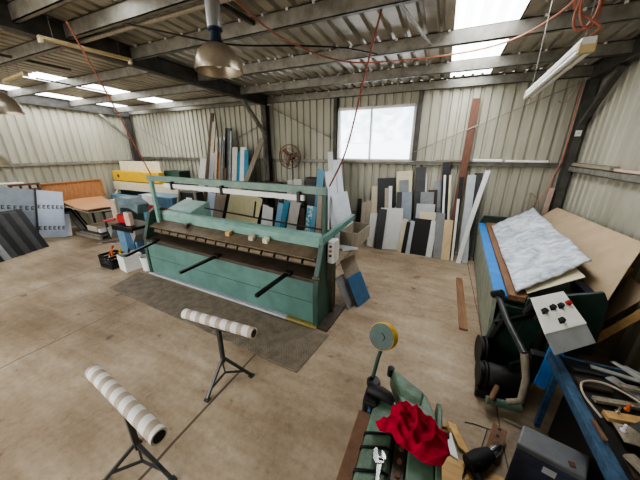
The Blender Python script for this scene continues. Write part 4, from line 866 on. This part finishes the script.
# control box on its arm
q = [V((1.10, 2.74, 1.24)), V((1.56, 3.16, 1.22)), V((1.46, 3.56, 1.36)), V((1.06, 3.18, 1.38))]
n = (q[1] - q[0]).cross(q[3] - q[0]).normalized(); n = n if n.z > 0 else -n
cbx = obj('control_box', MB().hexa([p + V((0.085, -0.085, -0.15)) for p in q] + q), 'lightgrey', t, bevel=0.01); cbx['label'] = 'grey control box with a white top and switches'
obj('face_plate', MB().hexa([p + n * 0.001 for p in q] + [p + n * 0.008 for p in q]), 'tube_white', cbx, bevel=0.003)
u = (q[1] - q[0]); v = (q[3] - q[0])
for s, r_, m in ((0.18, .55, 'black'), (0.40, .60, 'black'), (0.60, .60, 'black'), (0.80, .62, 'red'), (0.46, .22, 'black')):
    c = q[0] + u * s + v * r_ + n * 0.008
    k = obj('switch_knob', MB().cyl(c, c + n * 0.035, 0.03, 14, 0.024), m, cbx, smooth=True)
    obj('knob_plate', MB().hexa([c + u * a + v * b + n * h for h in (0.0, 0.004) for a, b in ((-.06, -.07), (.06, -.07), (.06, .07), (-.06, .07))]), 'black_steel' if m == 'black' else 'lightgrey', cbx)
obj('pendant_post', MB().tube([(1.30, 3.22, 1.08), (1.30, 3.3, 0.6), (1.30, 3.3, 0.0)], 0.05, 10), 'black_steel', t, smooth=True)
# sheet material lying on the machine, wrapped in clear film
A, B_, C_, D_ = V((1.085, 3.72, 1.175)), V((1.99, 4.41, 1.51)), V((2.06, 7.50, 1.61)), V((1.26, 7.12, 1.185))
def film(u, v):
    p = A.lerp(B_, u).lerp(D_.lerp(C_, u), v)
    return p + V((0, 0, 0.012 * math.sin(9 * u + 5 * v) * math.sin(13 * v + 2 * u) + 0.01 * math.sin(31 * u - 17 * v)))
single('wrapped_sheet', MB().grid(film, 26, 40), 'clear_film', 'large sheet wrapped in crinkled clear film lying on the green folding machine', 'sheet', solid=0.022, smooth=True)
single('pale_board', MB().slab([(1.22, 3.78, 1.145), (1.86, 4.12, 1.36), (1.86, 6.2, 1.38), (1.22, 6.0, 1.147)], 0.012), 'cream', 'pale board lying directly beneath the film wrapped sheet', 'board', bevel=0.003)
single('ply_board', MB().slab([(1.25, 7.16, 1.142), (1.62, 7.16, 1.16), (1.64, 7.6, 1.17), (1.25, 7.6, 1.142)], 0.012), 'ply_brown', 'brown board at the far end of the green folding machine', 'board')
t = thing('blue_bin', 'dark blue bin behind the folder end plate under the film wrapped sheet', 'bin', (1.98, 4.1, 0))
obj('bin_body', MB().box(1.92, 2.03, 4.15, 4.5, 0.0, 1.12), 'navy', t, bevel=0.02); obj('bin_rim', MB().box(1.91, 2.04, 4.13, 4.52, 1.12, 1.15), 'navy', t, bevel=0.01)
single('floor_plank', MB().bar((0.72, 6.4, 0.022), (0.70, 4.35, 0.022), 0.13, 0.04), 'ply_brown', 'brown plank lying on the floor alongside the green folding machine', 'plank', bevel=0.004)
# cardboard against the wall
single('cardboard_sheet', MB().grid(lambda u, v: V((2.05 + 0.05 * u, 3.95 + 0.5 * (1 - u) * 0 + 3.6 * u, 1.12 + 0.05 * u)).lerp(V((2.60, 4.75 + 3.05 * u, 1.72 - 0.10 * u)), v) + V((0, 0, 0.05 * math.sin(PI * v))), 14, 8), 'cardboard', 'big tan cardboard sheet leaning on the side wall behind the film wrapped sheet', 'cardboard', solid=0.008)
single('cardboard_sheet', MB().slab([(2.16, 4.35, 0.45), (2.40, 4.72, 0.52), (2.56, 4.68, 1.26), (2.47, 4.12, 1.26)], 0.008), 'cardboard', 'smaller cardboard piece below the big sheet by the dark gap', 'cardboard')
t = thing('timber_brace', 'tan timber brace leaning under the cardboard against the side wall', 'brace', (2.4, 4.3, 0))
for a, b in (((2.14, 4.42, 0.0), (2.62, 4.0, 1.42)), ((2.30, 5.2, 0.0), (2.66, 4.95, 1.3)), ((2.14, 4.42, 0.42), (2.30, 5.2, 0.42))): obj('frame_rail', MB().bar(a, b, 0.06, 0.09), 'lightwood', t, bevel=0.004)
t = thing('bent_rail', 'bent pale rail behind the film wrapped sheet in the corner', 'rail', (2.2, 7.6, 0))
obj('frame_rail', MB().tube([(2.02, 7.88, 0.0), (2.04, 7.88, 1.92), (2.22, 7.88, 1.78), (2.28, 7.88, 1.30), (2.28, 7.88, 0.0)], 0.028, 8), 'weathered', t)

# ------------------------------------------------------------------ workbench with offcuts
t = thing('workbench', 'cluttered workbench with a chipped blue steel edge along the side wall', 'bench', (2.0, 2.0, 0))
obj('bench_top', MB().box(1.30, 2.70, 0.6, 2.95, 0.86, 0.90), 'grime', t)
obj('edge_angle', MB().box(1.265, 1.30, 0.6, 2.97, 0.83, 0.915).box(1.30, 1.35, 0.6, 2.97, 0.902, 0.915), 'bench_blue', t, bevel=0.003)
obj('end_angle', MB().box(1.30, 2.70, 2.95, 2.97, 0.83, 0.915), 'bench_blue', t, bevel=0.003)
for x in (1.32, 2.6):
    for y in (0.7, 2.9): obj('leg', MB().box(x, x + .05, y - .05, y, 0, 0.86), 'bench_blue', t, bevel=0.003)
obj('under_bench_shade', MB().box(1.42, 2.65, 0.7, 2.80, 0.02, 0.80), 'black', t)  # black block put in for the open shadow under the bench
br = obj('end_bracket', MB().prism([(1.245, 2.98, 0.46), (1.40, 2.98, 0.40), (1.40, 2.98, 0.92), (1.27, 2.98, 0.97)], (0, 0.02, 0)), 'bright_blue', t, bevel=0.003)
obj('bracket_box', MB().box(1.16, 1.30, 2.99, 3.1, 0.58, 0.82), 'grime', br, bevel=0.01)
z0 = 0.905
def strip(a, b, w, h, m, lab, name='metal_strip', cat='strip'): return single(name, MB().bar(a, b, w, h), m, lab, cat, 'offcuts on the workbench', bevel=0.002)
strip((1.55, 2.85, z0 + .04), (2.5, 2.70, z0 + .045), 0.05, 0.012, 'galv', 'bright metal strip across the far end of the workbench')
strip((1.40, 2.78, z0 + .01), (2.2, 2.86, z0 + .01), 0.04, 0.012, 'darkmetal', 'dark metal strip at the far corner of the workbench')
strip((1.62, 2.72, z0 + .065), (2.05, 2.12, z0 + .10), 0.09, 0.012, 'galv', 'wide bright metal strip beside the orange tool on the workbench')
strip((1.72, 2.80, z0 + .15), (2.3, 2.2, z0 + .165), 0.08, 0.012, 'midgrey', 'grey metal strip lying over the wide bright one on the workbench')
strip((1.42, 2.26, z0 + .035), (2.05, 2.36, z0 + .055), 0.07, 0.04, 'lightwood', 'pale timber offcut lying across the middle of the workbench', 'timber_offcut', 'timber')
strip((1.42, 2.43, z0 + .02), (1.95, 2.53, z0 + .02), 0.05, 0.03, 'weathered', 'grey timber offcut behind the pale one on the workbench', 'timber_offcut', 'timber')
strip((1.50, 1.95, z0 + .02), (1.92, 1.74, z0 + .02), 0.15, 0.03, 'ply_brown', 'brown board offcut near the front of the workbench', 'timber_offcut', 'timber')
strip((1.38, 1.72, z0 + .025), (1.8, 1.5, z0 + .025), 0.12, 0.035, 'weathered', 'worn grey board offcut at the near end of the workbench', 'timber_offcut', 'timber')
strip((1.33, 2.02, z0 + .03), (1.32, 2.18, z0 + .03), 0.025, 0.02, 'rusty_steel', 'rusty flat bar by the rope loop on the workbench')
strip((1.52, 2.16, z0 + .135), (1.78, 1.86, z0 + .14), 0.13, 0.012, 'darkmetal', 'dark plate with a hole lying on the brown board')
strip((1.37, 2.60, z0 + .018), (1.60, 2.62, z0 + .018), 0.10, 0.03, 'darkbrown', 'dark brown offcut beside the blue edge of the workbench', 'timber_offcut', 'timber')
strip((1.43, 1.96, z0 + .014), (1.42, 1.80, z0 + .014), 0.07, 0.02, 'darkbrown', 'short dark offcut against the blue edge of the workbench', 'timber_offcut', 'timber')
strip((1.40, 1.93, z0 + .058), (1.50, 1.72, z0 + .058), 0.07, 0.025, 'weathered', 'grey timber offcut nearest the near corner of the bench clutter', 'timber_offcut', 'timber')
strip((1.52, 1.72, z0 + .066), (1.95, 1.98, z0 + .072), 0.10, 0.02, 'lightwood', 'pale brown offcut lying across the brown board on the bench', 'timber_offcut', 'timber')
strip((1.62, 2.58, z0 + .11), (1.98, 2.62, z0 + .11), 0.045, 0.02, 'weathered', 'short grey offcut resting on the wide bright strip', 'timber_offcut', 'timber')
EX = [('galv', 'thin bright strip near the wall, farthest of the bench clutter', 1.95, 2.60, 2.6, 2.5, .04), ('midgrey', 'grey strip lying toward the wall behind the saw', 2.05, 2.45, 2.65, 2.30, .06),
      ('darkbrown', 'dark brown board toward the wall in the bench middle', 2.15, 2.2, 2.6, 2.05, .13), ('lightwood', 'second pale timber offcut, nearer the wall than the first', 2.12, 2.0, 2.62, 1.86, .07),
      ('darkmetal', 'dark flat bar toward the wall at the near end of the bench', 1.95, 1.72, 2.5, 1.60, .08), ('rusty_steel', 'rusty flat bar lying parallel to the bench front edge', 2.0, 1.5, 2.02, 1.35, .06)]
for m_, lab_, xa, ya, xb, yb, w_ in EX:
    wood = m_ in ('lightwood', 'darkbrown')
    strip((xa, ya, z0 + .015), (xb, yb, z0 + .02), w_, .02, m_, lab_, 'timber_offcut' if wood else 'metal_strip', 'timber' if wood else 'strip')
single('washer_ring', MB().tube([(1.68 + .035 * math.cos(a), 1.99 + .035 * math.sin(a), z0 + .155) for a in [2 * PI * i / 18 for i in range(18)]], 0.01, 6, closed=True), 'chrome', 'bright steel ring on the dark plate on the workbench', 'ring', smooth=True)
cord('pale cord looped on the workbench by the blue edge', [(1.37, 2.2, z0 + .06), (1.33, 2.4, z0 + .07), (1.40, 2.58, z0 + .05), (1.55, 2.62, z0 + .06), (1.68, 2.5, z0 + .08), (1.74, 2.3, z0 + .1)], 0.009, 'beige', name='cord_loop')
t = thing('hand_saw', 'orange handled saw lying on the metal strips of the workbench', 'saw', (1.85, 2.4, z0))
obj('saw_blade', MB().prism([(1.62, 2.78, z0 + .185), (1.66, 2.80, z0 + .185), (1.86, 2.52, z0 + .195), (1.80, 2.46, z0 + .195)], (0, 0, 0.004)), 'galv', t)
obj('saw_handle', MB().tube([(1.80, 2.52, z0 + .20), (1.90, 2.40, z0 + .21), (2.0, 2.26, z0 + .20)], [0.04, 0.055, 0.04], 10), 'orange', t, smooth=True)
single('oily_rag', MB().grid(lambda u, v: (1.43 + .22 * u, 2.04 + .16 * v, z0 + .05 + .05 * math.sin(PI * u) * math.sin(PI * v) * (1 + .5 * math.sin(11 * u + 7 * v))), 14, 12), 'weathered', 'crumpled grey rag at the middle of the workbench', 'rag', solid=0.004, smooth=True)
for i, (x, y, m, lab) in enumerate(((1.50, 2.30, 'chrome', 'small bright bolt by the cord loop'), (1.58, 2.36, 'orange', 'small orange plug by the cord loop'), (1.64, 2.28, 'rusty_steel', 'small rusty bolt beside the pale timber offcut'), (1.46, 2.13, 'label_white', 'small white plug at the edge of the crumpled rag'))):
    single('bolt' if 'bolt' in lab else 'plastic_plug', MB().lathe([(0, 0), (0.018, 0), (0.018, 0.012), (0.009, 0.014), (0.009, 0.06), (0, 0.06)], (x, y, z0 + 0.06), 10), m, lab, 'bolt' if 'bolt' in lab else 'plug', smooth=True)

# ------------------------------------------------------------------ blue tool box and the things on the floor beside it
t = thing('tool_box', 'dark blue tool box with grey lid and white sticker, standing before the workbench', 'tool box', (1.15, 2.1, 0), math.radians(-5))
bx0 = [(0.90, 2.08), (1.31, 1.99), (1.41, 2.20), (0.99, 2.29)]
obj('box_body', MB().prism([(x, y, 0.0) for x, y in bx0], (0, 0, 0.49)), 'tool_blue', t, bevel=0.012)
cx_, cy_ = 1.15, 2.14
obj('box_lid', MB().prism([(cx_ + (x - cx_) * 1.03, cy_ + (y - cy_) * 1.04, 0.492) for x, y in bx0], (0, 0, 0.058)), 'tool_grey', t, bevel=0.016)
obj('latch', MB().box(1.23, 1.27, 2.04, 2.08, 0.552, 0.562), 'redwood', t, bevel=0.003)
a, b = V((0.90, 2.08, 0)), V((1.31, 1.99, 0)); dd = (b - a).normalized(); nn = V((dd.y, -dd.x, 0))
pp = a + dd * 0.19 + nn * 0.004
obj('white_sticker', MB().add([pp + V((0, 0, 0.385)), pp + dd * 0.085 + V((0, 0, 0.385)), pp + dd * 0.085 + V((0, 0, 0.455)), pp + V((0, 0, 0.455))], [(0, 1, 2, 3)]), 'label_white', t)
t = thing('perforated_bar', 'rusty flat bar with a row of holes standing by the tool box', 'bar', (0.98, 2.4, 0))
obj('bar_plate', MB().slab([(0.76, 2.26, 0.004), (0.875, 2.22, 0.004), (1.0, 2.56, 0.10), (0.88, 2.62, 0.10)], 0.012), 'rusty_steel', t, bevel=0.002)
for k in (0.2, 0.45, 0.7, 0.9):
    c = V((0.818, 2.24, 0.018)).lerp(V((0.94, 2.59, 0.114)), k)
    obj('bolt_hole', MB().lathe([(0, 0), (0.016, 0), (0.016, 0.002), (0, 0.002)], c, 12, V((0, -.3, 1))), 'black', t)
t = thing('power_drill', 'black power drill with chrome chuck lying on the floor by the rusty bar', 'drill', (0.76, 2.2, 0))
obj('drill_body', MB().tube([(0.60, 2.06, 0.10), (0.70, 2.14, 0.11), (0.80, 2.24, 0.11)], [0.07, 0.085, 0.06], 14), 'rubber', t, smooth=True)
obj('drill_handle', MB().tube([(0.64, 2.10, 0.08), (0.70, 1.98, 0.05), (0.74, 1.90, 0.04)], [0.05, 0.042, 0.05], 10), 'rubber', t, smooth=True)
obj('chuck', MB().tube([(0.80, 2.24, 0.11), (0.86, 2.31, 0.11), (0.90, 2.36, 0.12)], [0.045, 0.045, 0.028], 14), 'chrome', t, smooth=True)
obj('cable', MB().tube([(0.74, 1.90, 0.04), (0.66, 1.86, 0.02), (0.56, 1.95, 0.02), (0.60, 2.08, 0.06), (0.7, 2.05, 0.18)], 0.012, 6), 'rubber', t, smooth=True)
single('black_tool', MB().tube([(0.82, 1.96, 0.04), (0.88, 1.94, 0.06), (0.94, 1.92, 0.06), (0.99, 1.87, 0.04)], [0.03, 0.05, 0.05, 0.03], 10), 'rubber', 'black tool lying between the drill and the tool box', 'tool', smooth=True)
single('bent_wire', MB().tube([(0.62, 2.58, 0.008), (0.70, 2.60, 0.008), (0.84, 2.60, 0.008), (0.97, 2.56, 0.06), (0.93, 2.6, 0.008), (0.84, 2.60, 0.012), (0.76, 2.36, 0.012)], 0.005, 5), 'darkmetal', 'thin bent wire lying on the concrete by the drill', 'wire')
single('metal_rod', MB().cyl((1.02, 2.80, 0.014), (1.36, 2.72, 0.014), 0.012, 8), 'weathered', 'thin pale rod on the floor under the workbench edge', 'rod')
single('floor_board', MB().box(0.32, 0.92, 1.2, 2.12, 0.0, 0.03), 'lightwood', 'dusty pale board on the floor beside the green bench machine', 'board', bevel=0.003)
single('timber_offcut', MB().slab([(0.54, 2.24, 0.032), (0.65, 2.20, 0.006), (0.52, 2.50, 0.006), (0.44, 2.50, 0.006)], 0.014), 'lightwood', 'tan timber offcut on the floor by the red cloth', 'timber')
single('white_offcut', MB().slab([(0.40, 2.14, 0.036), (0.53, 2.10, 0.036), (0.46, 2.44, 0.008), (0.38, 2.42, 0.008)], 0.012), 'white', 'scuffed white offcut beside the tan timber offcut', 'offcut')

# ------------------------------------------------------------------ green bench machine in front
t = thing('bench_bender', 'worn green cast iron bending machine with a weighted lever, nearest the floor boards', 'machine', (0, 1.4, 0))
obj('pedestal', MB().prism([(-0.24, 0.55, 0), (0.20, 0.55, 0), (0.16, 0.55, 0.72), (-0.2, 0.55, 0.72)], (0, 1.0, 0)), 'green_cast', t, bevel=0.02)
obj('rust_slab', MB().box(-0.34, -0.245, 0.5, 1.50, 0.86, 0.965), 'rusty_steel', t, bevel=0.008)
bd = obj('bed', MB().prism([(-0.245, 0.5, 0.72), (-0.245, 0.5, 0.97), (-0.22, 0.5, 0.995), (-0.07, 0.5, 0.995), (-0.04, 0.5, 0.96), (-0.04, 0.5, 0.72)], (0, 1.14, 0)), 'green_cast', t, bevel=0.006)
for y in (1.33, 1.23, 1.08, 0.93):
    obj('bed_band', MB().tube([(-0.255, y - .01, 0.93), (-0.245, y - .005, 0.985), (-0.21, y, 1.0), (-0.09, y + .045, 1.002), (-0.05, y + .05, 0.985)], 0.010, 8), 'black_steel', bd, smooth=True)
obj('blue_edge', MB().bar((-0.265, 1.50, 0.95), (-0.29, 1.72, 0.95), 0.02, 0.06), 'board_blue', t)
rl = obj('slotted_rail', MB().box(-0.038, 0.045, 0.5, 1.60, 0.82, 0.985), 'oily_steel', t, bevel=0.006)
for k in range(12):
    y = 0.58 + k * 0.082
    obj('rail_bolt', MB().cyl((0.006, y, 0.984), (0.006, y, 1.0), 0.016, 8), 'rusty_steel', rl, smooth=True)
obj('casting_beam', MB().prism([(0.05, 0.5, 1.03), (0.05, 1.50, 1.03), (-0.08, 1.70, 1.03), (-0.17, 1.90, 1.03), (-0.10, 1.93, 1.03), (0.13, 1.79, 1.03), (0.21, 1.62, 1.03), (0.215, 0.5, 1.03)], (0, 0, -0.14)), 'green_cast', t, bevel=0.012)
obj('casting_ridge', MB().hexa([V(p) for p in ((-0.16, 1.88, 1.025), (0.12, 1.775, 1.025), (0.10, 1.64, 1.025), (-0.06, 1.68, 1.025), (-0.155, 1.89, 1.085), (0.10, 1.785, 1.06), (0.09, 1.70, 1.045), (-0.08, 1.76, 1.06))]), 'green_cast', t, bevel=0.008)
obj('side_cheek', MB().prism([(0.215, 1.80, 0.70), (0.215, 1.80, 0.98), (0.215, 1.70, 1.04), (0.215, 1.10, 1.04), (0.215, 1.0, 0.7)], (0.035, 0, 0)), 'green_cast', t, bevel=0.008)
obj('side_bolt', MB().cyl((0.25, 1.56, 0.97), (0.30, 1.57, 0.97), 0.028, 10), 'rusty_steel', t, smooth=True)
obj('latch_hook', MB().bar((0.25, 1.62, 0.94), (0.30, 1.60, 0.99), 0.03, 0.05), 'lightwood', t, bevel=0.004)
hg = obj('hinge_block', MB().box(-0.33, -0.21, 1.54, 1.74, 0.86, 1.02), 'grime', t, bevel=0.02)
obj('hinge_pin', MB().tube([(-0.30, 1.66, 1.03), (-0.20, 1.64, 1.05), (-0.14, 1.63, 1.04), (-0.10, 1.62, 1.02)], [0.045, 0.05, 0.045, 0.03], 12), 'grime', hg, smooth=True)
obj('hinge_boss', MB().lathe([(0, 0), (0.055, 0), (0.06, 0.03), (0.04, 0.07), (0, 0.07)], (-0.29, 1.74, 1.0), 16, (0.2, -0.2, 1)), 'black_steel', hg, smooth=True)
obj('corner_knob', MB().lathe([(0, 0), (0.03, 0), (0.03, 0.08), (0, 0.09)], (-0.17, 1.90, 1.0), 12), 'grime', hg, smooth=True)
dc = V((-0.25, 1.77, 1.49)); ax = V((-0.26, -0.84, 0.40)).normalized()
lv = obj('lever_rod', MB().tube([(-0.30, 1.75, 1.04), (-0.275, 1.775, 1.25), dc - ax * 0.03 - V((0, 0, 0.06))], 0.016, 10), 'teal_dark', t, smooth=True)
ds = obj('counterweight', MB().lathe([(0, -0.05), (0.103, -0.05), (0.109, -0.042), (0.109, 0.024), (0.105, 0.03), (0.09, 0.03)], dc, 40, ax), 'yellow', lv, smooth=True)
obj('counterweight_face', MB().lathe([(0.103, 0.029), (0.103, 0.033), (0.03, 0.033), (0.028, 0.04), (0, 0.04)], dc, 40, ax), 'teal_dark', ds, smooth=True)
# red cloth draped over the casting
poly = [(-0.15, 1.32), (-0.19, 1.38), (-0.10, 1.44), (-0.10, 1.53), (-0.01, 1.60), (0.09, 1.58), (0.18, 1.53), (0.27, 1.46), (0.29, 1.36), (0.24, 1.25), (0.16, 1.22), (0.06, 1.25), (-0.02, 1.27), (-0.08, 1.33)]
rc = random.Random(5)
cen = V((0.08, 1.40, 0)); n_ = len(poly); mb = MB(); NR, NA = 26, 130
def edge(a):
    k = a * n_; i = int(k) % n_; f = k - int(k)
    return V((*poly[i], 0)).lerp(V((*poly[(i + 1) % n_], 0)), f)
for i in range(NR + 1):
    r = i / NR
    for j in range(NA):
        a = j / NA; p = cen.lerp(edge(a), r)
        fa = abs(math.sin(34 * (p.x * .85 - p.y * .55) + 2.0 * math.sin(13 * p.y)))
        fb_ = abs(math.sin(46 * (p.x * .35 + p.y * .9) + 1.8 * math.sin(17 * p.x)))
        fold = 0.075 * (0.62 - fa) * (1 - fa * .3) + 0.04 * (0.6 - fb_) + 0.006 * math.sin(90 * p.x - 32 * p.y)
        z = 1.095 + 0.07 * (1 - r ** 2.0) + fold * (1 - 0.75 * r ** 4)
        if p.x > 0.262: z -= 1.5 * (p.x - 0.262)
        if p.x < -0.06: z -= 0.25 * (-0.06 - p.x)
        mb.v.append(V((p.x, p.y, max(z, 1.056 if p.x < 0.262 else 1.0))))
for i in range(NR):
    for j in range(NA):
        mb.f.append((i * NA + j, i * NA + (j + 1) % NA, (i + 1) * NA + (j + 1) % NA, (i + 1) * NA + j))
single('red_cloth', mb, 'cloth_red', 'crumpled crimson red cloth draped over the green casting', 'cloth', solid=0.008, smooth=True)
# adjustable wrench
t = thing('adjustable_wrench', 'chrome adjustable wrench lying on the green machine bed', 'wrench', (-0.12, 1.1, 1.014))
zw = 1.016
Wc = V((-0.115, 1.185, zw)); dirv = V((0.10, -1, 0)).normalized(); sv = V((1, 0.10, 0)).normalized()
P2 = lambda a, b: Wc + dirv * a + sv * b
obj('wrench_handle', MB().prism([P2(0.03, -0.016), P2(0.10, -0.013), P2(0.26, -0.016), P2(0.28, 0.0), P2(0.26, 0.016), P2(0.10, 0.013), P2(0.03, 0.02)], (0, 0, 0.012)), 'chrome', t, bevel=0.003)
obj('wrench_head', MB().prism([P2(0.045, -0.022), P2(0.02, -0.042), P2(-0.035, -0.045), P2(-0.055, -0.030), P2(-0.05, -0.018), P2(-0.015, -0.012), P2(-0.005, 0.002), P2(0.0, 0.03), P2(0.03, 0.03)], (0, 0, 0.016)), 'chrome', t, bevel=0.003)
obj('moving_jaw', MB().prism([P2(-0.004, 0.012), P2(-0.045, 0.006), P2(-0.05, 0.016), P2(-0.02, 0.040), P2(0.006, 0.042)], (0, 0, 0.014)), 'chrome', t, bevel=0.003)
obj('worm_screw', MB().cyl(P2(0.012, -0.004) + V((0, 0, .012)), P2(0.012, 0.024) + V((0, 0, .012)), 0.009, 10), 'black_steel', t, smooth=True)
# ------------------------------------------------------------------ camera and light
cam = bpy.data.cameras.new('camera'); co = bpy.data.objects.new('camera', cam); C.objects.link(co)
cam.sensor_fit = 'HORIZONTAL'; cam.sensor_width = 36.0; cam.lens = 36.0 * 260 / 640; cam.clip_start = 0.02
co.location = (0, 0, 2.9)
th, ps = math.atan(90 / 260), math.radians(24.4)
d = V((-math.sin(ps) * math.cos(th), math.cos(ps) * math.cos(th), -math.sin(th)))
co.rotation_euler = d.to_track_quat('-Z', 'Y').to_euler()
bpy.context.scene.camera = co

w = bpy.data.worlds.new('overcast'); bpy.context.scene.world = w; w.use_nodes = True
nt = w.node_tree; bg = nt.nodes['Background']; bg.inputs['Strength'].default_value = 5.0
tc = nt.nodes.new('ShaderNodeTexCoord'); sp = nt.nodes.new('ShaderNodeSeparateXYZ'); r = nt.nodes.new('ShaderNodeValToRGB')
r.color_ramp.elements[0].position = 0.45; r.color_ramp.elements[0].color = (0.62, 0.60, 0.56, 1)
r.color_ramp.elements[1].position = 0.62; r.color_ramp.elements[1].color = (0.93, 0.97, 1.0, 1)
mr = nt.nodes.new('ShaderNodeMapRange'); mr.inputs['From Min'].default_value = -1
nt.links.new(tc.outputs['Generated'], sp.inputs[0]); nt.links.new(sp.outputs['Z'], mr.inputs['Value']); nt.links.new(mr.outputs['Result'], r.inputs['Fac']); nt.links.new(r.outputs['Color'], bg.inputs['Color'])

def area(name, loc, target, sx, sy, power, col=(1, 1, 1)):
    l = bpy.data.lights.new(name, 'AREA'); l.shape = 'RECTANGLE'; l.size = sx; l.size_y = sy; l.energy = power; l.color = col
    o = bpy.data.objects.new(name, l); C.objects.link(o); o.location = loc
    o.rotation_euler = (V(target) - V(loc)).to_track_quat('-Z', 'Y').to_euler()
    return o
area('open_front_daylight', (-6.5, -3.4, 2.6), (-5.5, 4, 0.8), 9.0, 3.6, 200, (1, 0.97, 0.92))
area('skylight_glow', (0.3, 5.4, 4.35), (0.3, 5.4, 0), 0.8, 4.6, 100, (0.98, 0.99, 1))
area('skylight_glow', (-10.2, 5.6, 4.3), (-10.2, 5.6, 0), 0.8, 3.5, 60, (0.98, 0.99, 1))
area('skylight_glow', (-12.4, 5.4, 4.3), (-12.4, 5.4, 0), 0.8, 3.5, 40, (0.98, 0.99, 1))

sun = bpy.data.lights.new('added_outdoor_sun', 'SUN'); sun.energy = 9; sun.angle = 0.2  # sun lamp added to whiten the ground and trees outside the window
so = bpy.data.objects.new('added_outdoor_sun', sun); C.objects.link(so); so.rotation_euler = V((0.05, 0.28, -1)).to_track_quat('-Z', 'Y').to_euler()
sc = bpy.context.scene
sc.view_settings.view_transform = 'AgX'
sc.view_settings.look = 'AgX - Medium High Contrast'
sc.view_settings.exposure = -0.3
bpy.context.view_layer.update()
